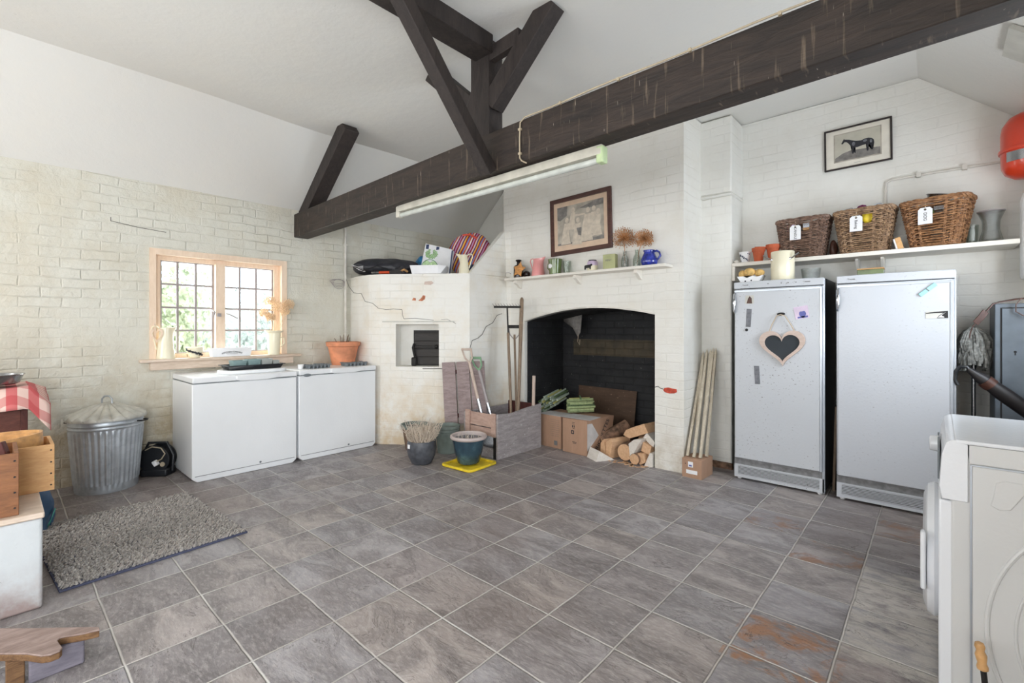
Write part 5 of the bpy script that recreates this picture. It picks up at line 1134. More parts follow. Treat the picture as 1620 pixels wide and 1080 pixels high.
    mtx = Matrix.Translation((-0.03, w_y - 0.0022, zt - 0.048)) @ Euler((math.radians(90), 0, 0)).to_matrix().to_4x4() @ Euler((0, 0, -PI / 2)).to_matrix().to_4x4()
    text('lettering', tag_text, 0.024, mtx, 'ink', q)
    return t
basket('dark brown wicker basket, leftmost of the three, behind the cream canister', (-0.785, 4.335, AZ), math.radians(-3), 'wicker_dark', 0.355, 0.24, 0.27, 0.19, 0.315, 20, 'CANDLE', (0.70, 0.90))
basket('mid brown wicker basket, middle of the three on the alcove shelf', (-0.395, 4.335, AZ), math.radians(-5), 'wicker', 0.355, 0.24, 0.27, 0.19, 0.325, 20, 'Baking', (0.72, 0.92))
basket('chestnut wicker basket with the DOG tag, rightmost of the three', (0.000, 4.335, AZ), math.radians(-13), 'wicker_red', 0.355, 0.25, 0.25, 0.19, 0.330, 18, 'DOG', (0.70, 0.88))
def lump(name, label, cat, loc, parts, rz=0):
    t = thing(name, label, cat, loc, rz)
    for nm, mt, fn in parts: g = G(); fn(g); g.build(nm, mt, t)
    return t
lump('wrapped_packet', 'purple and pink packet showing through the hand hole of the leftmost basket', 'packet', (-0.84, 4.245, AZ + 0.20), [('packet', 'purple', lambda g: g.box(-0.045, -0.012, 0, 0.05, 0, 0.07)), ('pink_band', 'lilac', lambda g: g.box(-0.012, 0.004, 0, 0.05, 0, 0.07))])
lump('small_box', 'pale blue and gold little box behind the tag of the leftmost basket', 'box', (-0.775, 4.245, AZ + 0.215), [('lid_face', 'foil', lambda g: g.box(0, 0.042, 0, 0.05, 0.02, 0.055)), ('gold_face', 'pine', lambda g: g.box(0, 0.042, 0, 0.05, 0, 0.02))])
lump('foil_roll', 'silver-ended roll poking above the rim of the middle basket', 'roll', (-0.355, 4.33, AZ + 0.345), [('roll', 'foil', lambda g: g.lathe([(0.016, 0), (0.032, 0.004), (0.034, 0.03), (0.028, 0.10), (0, 0.10)], 20, (0, 0, 0), frame((0.04, -0.06, -0.02), (1, 0, 0), (0, 0.25, 1)) @ Matrix.Rotation(PI, 4, 'Y'))), ('core', 'dark', lambda g: g.lathe([(0, 0.0), (0.015, 0.0), (0.014, 0.01), (0, 0.01)], 16, (0, 0, 0), frame((0.04, -0.063, -0.02), (1, 0, 0), (0, 0, 1)))), ('tube', 'ink_grey', lambda g: g.tube([(0.02, -0.03, -0.025), (-0.06, 0.0, -0.05)], 0.014, 10))])
lump('foil_bundle', 'crumpled pale and dark wrappings heaped in the middle basket', 'wrapping', (-0.44, 4.33, AZ + 0.30), [('foil', 'foil', lambda g: g.ball((-0.04, -0.02, 0.01), 0.05, 16, (1.2, 1, 0.8), 0.15)), ('dark_cloth', 'purple', lambda g: g.ball((0.03, 0.0, 0.02), 0.04, 12, (1.2, 1, 1), 0.2))])
lump('yellow_bag', 'mustard yellow bag showing through the hand hole of the middle basket', 'bag', (-0.372, 4.25, AZ + 0.235), [('bag', 'yellow', lambda g: g.ball((0, 0, 0.02), 0.035, 14, (1, 0.5, 1.2), 0.15))])
lump('steel_dish', 'round steel dish standing up out of the chestnut basket', 'dish', (0.005, 4.34, AZ + 0.31), [('dish', 'steel', lambda g: g.lathe([(0, 0), (0.045, 0.0), (0.070, 0.05), (0.075, 0.052), (0.070, 0.056), (0.042, 0.008), (0, 0.008)], 36, (0, 0, 0), Euler((0.12, 0.22, 0)).to_matrix().to_4x4()))])
lump('glass_jar', 'greenish glass jar behind the DOG tag', 'jar', (-0.045, 4.28, AZ + 0.20), [('jar', 'green_glaze', lambda g: g.ball((0, 0, 0.04), 0.034, 16, (1, 0.7, 1))), ('jar_lid', 'steel', lambda g: g.box(0.03, 0.09, -0.01, 0.03, 0.05, 0.075))])
t = thing('round_basket_bag', 'brown cloth bundle wedged between the leftmost and middle baskets', 'bundle', (-0.592, 4.36, AZ)); G().ball((0, 0, 0.06), 0.05, 20, (0.55, 0.8, 1.35), 0.08).build('bundle', 'leather', t)
t = thing('small_brush', 'little wooden block brush propped beside the chestnut basket', 'brush', (-0.190, 4.235, AZ), rot=(0, math.radians(-14), 0)); G().box(-0.010, 0.022, -0.02, 0.02, 0, 0.082).build('back', 'pine', t, bevel=0.003); G().box(-0.020, -0.010, -0.02, 0.02, 0.0, 0.078).build('bristles', 'paper', t, bevel=0.003)
t = thing('crystal_vase', 'cut-glass vase with flared rim right of the chestnut basket', 'vase', (0.262, 4.36, AZ))
G().lathe([(0, 0), (0.056, 0), (0.060, 0.006), (0.050, 0.05), (0.040, 0.09), (0.042, 0.15), (0.062, 0.205), (0.066, 0.21), (0.060, 0.21), (0.036, 0.15), (0.034, 0.09), (0.044, 0.03), (0, 0.015)], 24, flute=lambda a, z: 1 + 0.03 * math.cos(a * 12)).build('vase', 'cutglass', t)
G().lathe([(0.061, 0.206), (0.067, 0.208), (0.068, 0.214), (0.061, 0.214), (0.061, 0.206)], 32).build('rim', 'lead', t)
t = thing('glass_tumbler', 'plain clear tumbler between the chestnut basket and the cut-glass vase', 'glass', (0.175, 4.41, AZ)); G().lathe([(0, 0), (0.026, 0), (0.034, 0.14), (0.031, 0.14), (0.024, 0.008), (0, 0.008)], 24).build('glass', 'clear', t)
t = thing('flower_pot', 'little white pot with dark flower pattern at the left end of the alcove shelf', 'flower pot', (-1.205, 4.28, AZ)); G().lathe([(0, 0), (0.028, 0), (0.044, 0.088), (0.047, 0.088), (0.047, 0.094), (0.040, 0.094), (0.025, 0.01), (0, 0.01)], 28, flute=lambda a, z: 1 + (0.04 * math.sin(a * 6) if z > 0.08 else 0)).build('pot', 'paper', t)
g = G()
for k in range(14): a = -2.6 + 2.2 * (k * 0.37 % 1); z = 0.02 + 0.06 * ((k * 0.61) % 1); r = 0.0285 + 0.0165 * z / 0.09; g.ball((r * math.cos(a), r * math.sin(a), z), 0.0055, 6, (1, 1, 1))
g.build('flower_pattern', 'navy', t)
t = thing('clay_shard', 'small pale stone at the very left end of the alcove shelf', 'stone', (-1.262, 4.235, AZ)); G().ball((0, 0, 0.014), 0.018, 12, (1.1, 1, 0.8), 0.12).build('stone', 'pipe_white', t)
def tpot(label, x, y, z, r, h, stacked):
    t = thing('terracotta_pot', label, 'flower pot', (x, y, z), 0, 'small terracotta pots on the alcove shelf')
    rimh = h * 0.25
    G().lathe([(0, 0), (r * 0.62, 0), (r * 0.90, h - rimh), (r, h - rimh), (r * 1.03, h), (r * 0.92, h), (r * 0.55, 0.01), (0, 0.01)], 32).build('pot', 'terracotta', t)
    if stacked: G().lathe([(r * 0.55, h * 0.6), (r * 0.86, h * 1.02), (r * 0.88, h * 1.08), (r * 0.78, h * 1.08), (r * 0.5, h * 0.7)], 28, (0.008, 0, 0), Euler((0.1, 0.08, 0)).to_matrix().to_4x4()).build('nested_pot', 'terracotta', t)
    return t
tpot('small terracotta pot with a second pot nested in it, beside the patterned white pot', -1.098, 4.265, AZ, 0.050, 0.115, True)
tpot('small terracotta pot partly behind the cream canister', -0.992, 4.275, AZ, 0.052, 0.132, False)
# things on top of the fridges
t = thing('cream_canister', 'tall cream enamel canister with side lugs on the scuffed fridge', 'canister', (-0.885, 4.10, 1.561))
G().lathe([(0, 0), (0.078, 0), (0.081, 0.004), (0.081, 0.222), (0.078, 0.226), (0, 0.226)], 40).build('canister', 'cream', t)
for s in (-1, 1): G().tube([(s * 0.072, -0.045, 0.168), (s * 0.10, -0.065, 0.185), (s * 0.122, -0.06, 0.20)], 0.0055, 8).lathe([(0, 0), (0.010, 0), (0.008, 0.006), (0, 0.008)], 12, (0, 0, 0), XZ(s * 0.062, -0.053, 0.165)).build('lug', 'steel', t)
t = thing('paper_tray', 'white card tray of potatoes at the left front of the scuffed fridge', 'tray', (-1.105, 4.085, 1.561))
g = G(); g.prism([(-0.065, 0.0), (0.065, 0.0), (0.095, 0.052), (0.05, 0.040), (0.02, 0.052), (-0.02, 0.036), (-0.05, 0.050), (-0.095, 0.050)], 0.09, XZ(0, 0.045, 0)); bmesh.ops.triangulate(g.bm, faces=[f for f in g.bm.faces if len(f.verts) > 4]); g.build('tray', 'paper', t)
G().ball((-0.032, -0.047, 0.010), 0.006, 8, (1, 0.3, 1)).ball((0.012, -0.047, 0.014), 0.006, 8, (1, 0.3, 1)).build('printed_dots', 'ink', t)
for k, (x, y, z, r, s3) in enumerate(((-0.062, -0.01, 0.073, 0.030, (1, 1, 1)), (-0.008, -0.018, 0.082, 0.036, (1.25, 1, 0.95)), (0.062, -0.01, 0.074, 0.032, (1.2, 1, 0.9)))):
    t = thing('potato', ('smallest potato at the left of the white card tray', 'largest potato in the middle of the white card tray', 'potato at the right of the white card tray, next to the canister')[k], 'potato', (-1.105 + x, 4.085 + y, 1.561 + z), 0, 'potatoes in the card tray'); G().ball((0, 0, 0), r, 20, s3, 0.03).build('potato', 'potato', t)
t = thing('glass_dish', 'dark glass dish right of the cream canister under the shelf', 'dish', (-0.715, 4.20, 1.561)); G().lathe([(0, 0), (0.055, 0), (0.066, 0.09), (0.062, 0.09), (0.05, 0.008), (0, 0.008)], 28).build('dish', 'cutglass', t)
t = thing('recipe_tin', 'flat green tin with pale lid lying on the clean fridge', 'tin', (-0.350, 4.22, 1.561)); G().box(-0.075, 0.075, -0.05, 0.05, 0, 0.052).build('tin', 'green_glaze', t, bevel=0.003); G().box(-0.076, 0.076, -0.051, 0.051, 0.052, 0.062).build('lid', 'pine', t, bevel=0.002)
# ------------------------------------------------------------------ stakes on a carton
t = thing('cardboard_box', 'small brown cardboard carton with two white labels under the pointed stakes', 'box', (-1.445, 3.845, 0), math.radians(-2))
G().box(-0.080, 0.080, -0.11, 0.11, 0, 0.150).build('carton', 'card', t, bevel=0.002)
G().box(-0.030, 0.010, -0.1115, -0.110, 0.085, 0.128).build('label', 'paper', t); G().box(-0.022, 0.002, -0.1122, -0.1115, 0.092, 0.104).build('label_print', 'blue_ink', t); G().box(-0.045, 0.045, -0.1115, -0.110, 0.032, 0.062).build('label', 'paper', t); G().box(-0.055, -0.047, -0.1113, -0.110, 0.105, 0.112).build('spot', 'ink', t)
sk = [(-1.508, 3.80, -1.515, 4.165, 0.94), (-1.478, 3.87, -1.505, 4.145, 1.00), (-1.452, 3.79, -1.475, 4.155, 1.02), (-1.428, 3.87, -1.447, 4.160, 1.02), (-1.405, 3.80, -1.422, 4.15, 1.03), (-1.385, 3.88, -1.402, 4.155, 1.03)]
lbs = ['shortest pointed stake, leftmost of the bundle against the flue', 'second pointed stake from the left in the bundle', 'third pointed stake from the left in the bundle', 'third pointed stake from the right in the bundle', 'second pointed stake from the right, with a knot half way up', 'rightmost pointed stake of the bundle on the carton']
for (x0, y0, x1, y1, z1), lb in zip(sk, lbs):
    t = thing('wooden_stake', lb, 'stake', (x0, y0, 0.152), 0, 'pointed stakes against the flue pier')
    p = Vector((0, 0, 0.002)); q = Vector((x1 - x0, y1 - y0, z1 - 0.152)); g = G(); L = (q - p).length; m = frame(p, q - p, (1, 0.0, 0)); w2 = 0.0100
    g.box(0, L - 0.05, -w2, w2, -w2, w2, m); b = [(L - 0.05, -w2, -w2), (L - 0.05, w2, -w2), (L - 0.05, w2, w2), (L - 0.05, -w2, w2), (L, 0, 0)]; g._add(b, [(0, 1, 4), (1, 2, 4), (2, 3, 4), (3, 0, 4)], m); g.build('stake', 'stake', t, smooth=False)
M['kindling_dark'] = wood('dark_green_kindling', (60, 78, 52), (104, 124, 84), 1, 0.8, 9, 0.002); M['kindling_yellow'] = wood('yellow_green_kindling', (160, 160, 88), (206, 200, 136), 1, 0.8, 9, 0.002)
# ------------------------------------------------------------------ hearth contents
t = thing('cardboard_box', 'brown briquette carton with printed side, foremost of the two in the hearth', 'box', (-2.70, 3.715, 0), math.radians(-3))
g = G(); g._add([(0, 0, 0), (0.29, 0, 0), (0.30, 0.37, 0), (0, 0.37, 0), (0, 0, 0.325), (0.29, -0.005, 0.335), (0.345, 0.37, 0.345), (0, 0.37, 0.33)], [(0, 3, 2, 1), (4, 5, 6, 7), (0, 1, 5, 4), (1, 2, 6, 5), (2, 3, 7, 6), (3, 0, 4, 7)]); g.build('carton', 'card', t, bevel=0.004)
g = G(); g._add([(0.2915, 0.004, 0.05), (0.299, 0.30, 0.05), (0.333, 0.30, 0.30), (0.2915, 0.004, 0.30)], [(0, 1, 2, 3)]); g.build('pale_print', 'card_white', t, smooth=False)
mtx = frame((0.3135, 0.19, 0.17), (0.03, 0.62, 0.60), (-0.05, -0.6, 0.6)); mtx = frame((0.3175, 0.20, 0.165), (0.06, 0.80, -0.0), (0.10, 0, 1)) @ Matrix.Rotation(math.radians(62), 4, 'Z')
text('lettering', 'BRIQUETTES', 0.062, mtx, 'ink', t)
g = G(); m = XZ(0, -0.0015, 0)
for k, (z, w_) in enumerate(((0.293, 0.03), (0.278, 0.03), (0.238, 0.02), (0.110, 0.026), (0.098, 0.02))): g.prism([(0.145 - w_, z), (0.145 + w_, z), (0.145 + w_, z + 0.004), (0.145 - w_, z + 0.004)], 0.001, m)
for k in range(3): g.prism([(0.118 + k * 0.02, 0.248), (0.130 + k * 0.02, 0.248), (0.130 + k * 0.02, 0.270), (0.118 + k * 0.02, 0.270)], 0.001, m)
for xx in (0.105, 0.150): g.ring(rrect(xx, xx + 0.036, 0.185, 0.221, 0.006), rrect(xx + 0.010, xx + 0.026, 0.195, 0.211, 0.003), 0.001, m)
g.build('printed_symbols', 'ink', t, smooth=False)
G().box(0.005, 0.335, 0.005, 0.18, 0.333, 0.336, Euler((0.04, -0.02, 0)).to_matrix().to_4x4()).build('top_flap', 'card_white', t)
t = thing('cardboard_box', 'brown carton behind the grey crate, left of the briquette carton', 'box', (-3.04, 3.76, 0), math.radians(-2))
G().box(0, 0.295, 0, 0.36, 0, 0.318).build('carton', 'card', t, bevel=0.003); G().box(0.0, 0.30, 0.0, 0.20, 0.320, 0.3225).build('top_flap', 'card_white', t)
g = G()
for k in range(9): g.prism([(0.16, 0.12 + k * 0.02), (0.27, 0.12 + k * 0.02), (0.27, 0.1215 + k * 0.02), (0.16, 0.1215 + k * 0.02)], 0.001, m)
g.box(0.21, 0.25, -0.0025, -0.0015, 0.03, 0.075); g.build('printed_lines', 'ink_grey', t, smooth=False)
for lb, loc, rz, tilt, n, mt, grp in (('larger netted bundle of pale green kindling leaning on top of the cartons', (-3.06, 4.08, 0.395), 0.15, -0.55, 34, 'kindling_pale', 0), ('smaller bundle of yellow-green kindling lying on the briquette carton', (-2.72, 4.05, 0.40), 0.7, -0.05, 26, 'kindling', 1)):
    t = thing('kindling_bundle', lb, 'kindling', loc, rz, 'kindling bundles in the hearth', rot=(0, tilt, rz))
    for k in range(n):
        a = k * 2.4; r = 0.092 * math.sqrt((k + 0.5) / n); y, z = r * 1.5 * math.cos(a), r * 0.75 * math.sin(a); L = 0.125 + random.uniform(-0.02, 0.02)
        if not grp: p, q = (y * 1.25 - 0.05 + random.uniform(-.01, .01), -L, z + 0.02), (y * 1.1 + 0.0, L, z + 0.05)
        else: p, q = (-L, y, z), (L, y, z)
        G().bar(p, q, random.uniform(0.014, 0.022), random.uniform(0.010, 0.018), (random.uniform(-.4, .4), 0, 1)).build('stick', mt if k % 3 else ('kindling_dark' if k % 2 else 'kindling_yellow'), t, smooth=False)
    G().tube([(0.0 if grp else -0.12, -0.10, 0.07), (0.0, 0.0, 0.10), (0.04, 0.11, 0.02)], 0.006, 6).build('tie', 'card_white' if not grp else 'tent_green', t)
t = thing('rusty_sheet', 'rusty brown metal sheet leaning on the black back wall of the hearth', 'sheet', (-2.64, 4.385, 0.0), rot=(math.radians(-7), 0, 0))
G().prism([(-0.335, 0.0), (0.335, 0.0), (0.350, 0.545), (-0.365, 0.555)], 0.006, XZ(0, 0, 0)).build('sheet', 'rust_sheet', t, smooth=False)
def log(label, c, poly, L, yaw, pitch=0, face='log_face', barkrows=True, roll=0):
    t = thing('firewood_log', label, 'log', c, 0, 'split logs in the hearth', rot=(pitch, roll, yaw))
    n = len(poly); g = G(); g.prism(poly, L, XZ(0, L / 2, 0)); g.build('split_wood', face, t, smooth=False, bevel=0.003)
    return t
def barklog(label, c, r, L, yaw, pitch=0, face='log_face'):
    t = thing('firewood_log', label, 'log', c, 0, 'split logs in the hearth', rot=(pitch, 0, yaw))
    G().tube([(0, -L / 2, 0), (0, 0, 0.003), (0, L / 2, 0)], [r, r * 1.03, r], 18).build('bark', 'bark', t); G().lathe([(0, 0), (r * 0.93, 0), (r * 0.93, 0.004), (0, 0.005)], 18, (0, 0, 0), XZ(0, -L / 2, 0)).build('end_grain', face, t); return t
tri = [(-0.07, 0.0), (0.07, 0.0), (0.0, 0.105)]
log('pale wedge-shaped log lying in front of the briquette carton', (-2.285, 3.73, 0.0), [(-0.095, 0), (0.10, 0), (-0.06, 0.095)], 0.17, math.radians(62), face='log_white')
barklog('round-backed log standing steeply behind the pale front wedge', (-2.305, 4.02, 0.185), 0.058, 0.30, math.radians(-38), math.radians(28))
log('thin log leaning between the round-backed log and the long squared log', (-2.245, 3.90, 0.0), [(-0.055, 0.01), (0.03, 0.0), (0.0, 0.17), (-0.045, 0.13)], 0.24, math.radians(-18), 0, 'log_face')
log('squared yellow log standing on edge left of centre in the pile', (-2.185, 3.885, 0.0), [(-0.045, 0.03), (0.0, 0.0), (0.035, 0.16), (0.010, 0.185), (-0.045, 0.15)], 0.24, math.radians(-14), 0, 'log_face')
barklog('fat round log with a knot low in the middle of the pile', (-2.072, 3.93, 0.080), 0.078, 0.25, math.radians(-3))
log('pale split log facing the room in the middle of the pile', (-1.975, 3.90, 0.045), [(-0.035, 0.125), (-0.018, 0.0), (0.02, 0.05), (0.10, 0.185), (0.02, 0.17)], 0.26, math.radians(-8), 0, 'log_white')
log('long split log lying across the top of the pile', (-1.985, 3.97, 0.245), [(-0.13, -0.03), (-0.06, -0.05), (0.14, 0.035), (0.10, 0.11), (-0.02, 0.06), (-0.10, 0.02)], 0.24, math.radians(-10), 0, 'log_face')
barklog('small round log at the foot of the pile', (-1.955, 3.885, 0.048), 0.048, 0.24, math.radians(-4))
log('half-round log second from the right at the foot of the pile', (-1.885, 3.90, 0.0), [(-0.055, 0.03), (-0.02, 0.0), (0.03, 0.035), (0.01, 0.105), (-0.045, 0.10)], 0.24, math.radians(-6))
log('small tan log resting between the right-hand logs', (-1.868, 3.93, 0.115), [(-0.05, 0.0), (0.035, -0.02), (0.05, 0.055), (-0.03, 0.085)], 0.24, math.radians(-4), 0, 'log_face')
log('whitish block at the top right of the pile', (-1.85, 3.945, 0.205), [(-0.065, 0.025), (0.03, -0.045), (0.05, 0.0), (-0.03, 0.075)], 0.22, math.radians(-2), 0, 'log_white')
log('pale triangular log at the right foot of the pile by the jamb', (-1.832, 3.895, 0.0), [(-0.05, 0.0), (0.026, 0.0), (0.026, 0.11), (0.0, 0.12)], 0.22, 0.0, 0, 'log_white')
log('log half hidden at the back right of the pile', (-1.855, 4.16, 0.10), [(-0.06, 0.0), (0.04, 0.0), (0.05, 0.22), (-0.05, 0.20)], 0.16, 0.0, 0, 'log_face')
log('log lying low at the back of the pile under the top log', (-2.03, 4.17, 0.06), [(-0.09, 0.0), (0.07, 0.0), (0.07, 0.14), (-0.05, 0.16)], 0.16, 0.1, 0, 'log_face')
t = thing('wood_chips', 'scattered wood chips on the floor before the logs', 'wood chips', (0, 0, 0)); g = G()
for k in range(40): x, y = random.uniform(-2.3, -1.85), random.uniform(3.70, 3.80); s = random.uniform(0.004, 0.012); g.box(-s * 2, s * 2, -s, s, 0, 0.003, Matrix.Translation((x, y, 0.001)) @ Matrix.Rotation(random.random() * 6, 4, 'Z'))
g.build('chips', 'log_face', t, smooth=False)['kind'] = 'stuff'; t['kind'] = 'stuff'
t = thing('cloth_bag', 'pale cloth scrap with string hanging from a hook inside the hearth opening', 'cloth', (-3.02, 4.30, 1.10)); g = G(); g._add([(-0.10, 0, 0.26), (0.16, 0, 0.27), (0.13, 0.01, 0.05), (0.10, 0.0, 0.0), (0.02, 0.02, 0.10), (-0.10, 0.02, 0.17)], [(0, 1, 2, 4), (2, 3, 4), (0, 4, 5)]); o = g.build('cloth', 'fig_dark', t, solid=0.004); G().tube([(0.11, -0.004, 0.02), (0.10, -0.004, -0.05), (0.125, -0.004, -0.09), (0.13, -0.004, -0.03)], 0.003, 5).build('string', 'string', t)
t = thing('wooden_batten', 'brownish wooden batten standing in the dark gap between the two fridges', 'batten', (-0.562, 4.16, 0), rot=(0, math.radians(1.5), 0))
G().box(-0.008, 0.008, -0.02, 0.02, 0.001, 0.62).build('batten', 'tool_wood', t, bevel=0.001)
t = thing('wall_hook', 'small bent wire hook on the chimney breast by the left end of the mantel shelf', 'hook', (-3.475, CY, 1.765))
G().tube([(0.02, 0.0, 0.02), (0.015, -0.03, 0.035), (-0.01, -0.05, 0.03), (-0.02, -0.05, 0.0), (0.0, -0.04, -0.02)], 0.003, 6).build('hook', 'lead', t)
# ------------------------------------------------------------------ tool crate
CXa, CXb, CYa, CYb, CH = -3.40, -2.945, 3.06, 3.69, 0.41
t = thing('tool_crate', 'weathered grey wooden crate with slatted end holding garden tools', 'crate', (CXb, CYa, 0), math.radians(0))
WX_, WY_ = CXa - CXb, CYb - CYa
g = G(); g.prism([(0, 0.0), (WY_, 0.0), (WY_, CH + 0.03), (WY_ * 0.62, CH + 0.01), (WY_ * 0.30, CH - 0.012), (0, CH)], 0.022, frame((-0.022, 0, 0), (0, 1, 0), (0, 0, 1))); g.build('side_board', 'grey_wood', t, bevel=0.003)
G().box(WX_, WX_ + 0.02, 0, WY_, 0, CH - 0.02).build('side_board', 'grey_wood', t, bevel=0.003)
G().box(WX_ + 0.02, -0.022, WY_ - 0.02, WY_, 0, CH + 0.02).build('end_board', 'dark_red_wood', t, bevel=0.003)
for z0, z1, mt in ((0.0, 0.09, 'dark'), (0.20, 0.27, 'pink_wood'), (0.28, 0.40, 'pink_wood')): G().box(WX_ + 0.02, -0.022, 0.004, 0.022, z0, z1).build('end_slat', mt if mt != 'dark' else 'grey_wood', t, bevel=0.002)
G().box(-0.075, -0.023, -0.012, 0.004, 0.20, CH + 0.005).build('corner_batten', 'pink_wood', t, bevel=0.002); G().box(WX_ + 0.03, WX_ + 0.09, -0.012, 0.004, 0.20, CH + 0.005).build('corner_batten', 'pink_wood', t, bevel=0.002)
G().box(-0.050, -0.024, -0.008, 0.004, 0.0, 0.20).build('corner_leg', 'black_iron', t)
G().box(WX_ + 0.02, -0.022, 0.02, WY_ - 0.02, 0.01, 0.03).build('bottom_board', 'grey_wood', t)
t = thing('slatted_board', 'weathered pinkish-grey slatted board leaning behind the tool crate against the oven', 'board', (-3.475, 3.175, 0.24), rot=(0, math.radians(-3), math.radians(33)))
g = G(); m0 = frame((0, 0, 0), (1, 0, 0), (0, 0, 1))
for k, (x0, x1) in enumerate(((-0.235, -0.10), (-0.085, 0.045), (0.06, 0.20))): G().box(x0, x1, 0, 0.018, 0, 0.62).build('board_plank', 'plank', t, bevel=0.002)
G().box(-0.22, 0.19, 0.018, 0.034, 0.06, 0.10).box(-0.22, 0.19, 0.018, 0.034, 0.50, 0.54).build('cross_batten', 'dark_red_wood', t, bevel=0.002)
def tool(name, label, cat, base, top, fn):
    t = thing(name, label, cat, base); fn(t, Vector(top) - Vector(base)); return t
def rake(t, v):
    G().tube([v * 0.0, v * 0.80], 0.014, 10).build('handle', 'tool_wood', t); G().tube([v * 0.80, v * 0.985], 0.008, 8).build('socket', 'black_iron', t)
    c = v * 0.99; d = Vector((0.93, 0.30, -0.02)).normalized(); G().bar(c - d * 0.15, c + d * 0.15, 0.022, 0.010).build('rake_bar', 'black_iron', t)
    for k in range(10): p = c + d * (-0.145 + 0.29 * k / 9); G().tube([p, p + Vector((-0.02, -0.012, 0.035))], [0.005, 0.002], 5).build('tine', 'lead', t)
tool('garden_rake', 'long garden rake standing head up in the tool crate', 'rake', (-3.075, 3.40, 0.04), (-3.255, 3.52, 1.425), rake)
def pole(t, v):
    G().tube([v * 0, v * 0.55, v * 0.9, v * 0.985, v], [0.014, 0.017, 0.021, 0.020, 0.010], 12).build('handle', 'tool_wood', t)
tool('long_tool_handle', 'thick brown wooden handle standing taller than the rake in the crate', 'handle', (-2.995, 3.38, 0.04), (-3.125, 3.60, 1.505), pole)
def cult(t, v):
    G().tube([v * 0, v * 0.80], 0.011, 10).build('handle', 'tool_wood', t); c = v * 0.88
    G().bar(v * 0.86 + Vector((-0.07, -0.02, 0)), v * 0.86 + Vector((0.07, 0.02, 0)), 0.035, 0.02).build('cross_bar', 'black_iron', t)
    for s in (-1, 1): G().tube([v * 0.76, v * 0.80 + Vector((s * 0.05, s * 0.015, 0)), v * 0.88 + Vector((s * 0.07, s * 0.02, 0))], 0.006, 6).build('fork_arm', 'lead', t)
tool('cultivator', 'slim tool with a short black cross bar standing between the rake and the tall handle', 'garden tool', (-3.10, 3.50, 0.04), (-3.235, 3.60, 1.40), cult)
def dgrip(t, v, mt, gm, blade):
    u = v.normalized(); s = Vector((0.8, 0.6, 0)); L = v.length
    G().tube([v * 0.42, v * 0.86], 0.0155, 10).build('shaft', mt, t); e = v * 0.86; w = 0.045
    G().tube([e, e + u * 0.05 - s * w * 0.8, v - s * w], 0.009, 8).tube([e, e + u * 0.05 + s * w * 0.8, v + s * w], 0.009, 8).build('yoke', gm, t); G().tube([v - s * (w + 0.006), v + s * (w + 0.006)], 0.012, 10).build('grip', gm if gm != 'tool_wood_pale' else mt, t)
    G().tube([v * 0.22, v * 0.50], [0.020, 0.017], 10).build('socket', 'steel', t); fr = frame(v * 0.24, -u, s); fr = Matrix((s, -u, s.cross(-u))).transposed().to_4x4(); fr.translation = v * 0.26
    if blade: G().prism([(-0.075, 0), (0.075, 0), (0.08, 0.20), (0.05, 0.24), (-0.05, 0.24), (-0.08, 0.20)], 0.004, fr).build('blade', 'steel', t, bevel=0.001)
    else:
        for k in range(4): p = v * 0.26 + s * (-0.06 + 0.04 * k); G().tube([p, p - u * 0.24], [0.006, 0.003], 6).build('prong', 'steel', t)
tool('garden_spade', 'garden spade with pale wooden D-shaped handle leaning in the crate', 'spade', (-3.17, 3.18, 0.035), (-3.44, 3.13, 0.985), lambda t, v: dgrip(t, v, 'tool_wood_pale', 'tool_wood_pale', True))
M['grip_green'] = simple('sage_green_grip', (120, 158, 124), 0.5)
tool('garden_fork', 'garden fork with green D-shaped handle leaning in the crate', 'fork', (-3.12, 3.26, 0.035), (-3.385, 3.205, 0.90), lambda t, v: dgrip(t, v, 'lead', 'grip_green', False))
tool('short_pole', 'pale round wooden pole standing in the right corner of the crate', 'pole', (-2.985, 3.60, 0.035), (-2.945, 3.575, 0.725), lambda t, v: G().tube([v * 0, v], 0.0165, 14).build('pole', 'tool_wood_pale', t))
# ------------------------------------------------------------------ pots by the oven
t = thing('planter_pot', 'rounded graphite planter full of bleached twigs, front left of the pots', 'plant pot', (-3.385, 2.545, 0))
G().lathe([(0, 0), (0.075, 0), (0.09, 0.01), (0.118, 0.07), (0.130, 0.13), (0.128, 0.175), (0.122, 0.205), (0.113, 0.205), (0.117, 0.16), (0.08, 0.02), (0, 0.02)], 48).build('pot', 'pot_grey', t)
G().lathe([(0, 0.165), (0.115, 0.165)], 32).build('soil', 'soil', t)
G().box(-0.016, 0.016, -0.002, 0.001, -0.016, 0.018, Matrix.Translation((-0.012, -0.1285, 0.165)) @ Euler((0, 0, 0.0)).to_matrix().to_4x4()).build('label', 'paper', t)
g = G()
for k in range(110):
    a = random.random() * 2 * PI; r0 = 0.085 * random.random() ** .5; p = Vector((r0 * math.cos(a), r0 * math.sin(a), 0.16)); d = Vector((math.cos(a) * random.uniform(0.1, 0.8), math.sin(a) * random.uniform(0.1, 0.8), 1)).normalized(); L = random.uniform(0.10, 0.24)
    q1 = p + d * L * 0.4 + Vector((random.uniform(-.02, .02), random.uniform(-.02, .02), 0)); q2 = p + d * L + Vector((random.uniform(-.04, .04), random.uniform(-.04, .04), 0)); g.tube([p, q1, q2], [0.0052, 0.0040, 0.0020], 4)
    for _ in range(2): e = q1.lerp(q2, random.random()); g.tube([e, e + Vector((random.uniform(-.05, .05), random.uniform(-.05, .05), random.uniform(0.0, .05)))], [0.003, 0.0014], 4)
g.build('twigs', 'twig', t, smooth=False)['kind'] = 'stuff'
t = thing('glazed_pot', 'blue-teal glazed pot with pinkish rim on the yellow tray', 'plant pot', (-3.035, 2.785, 0.022))
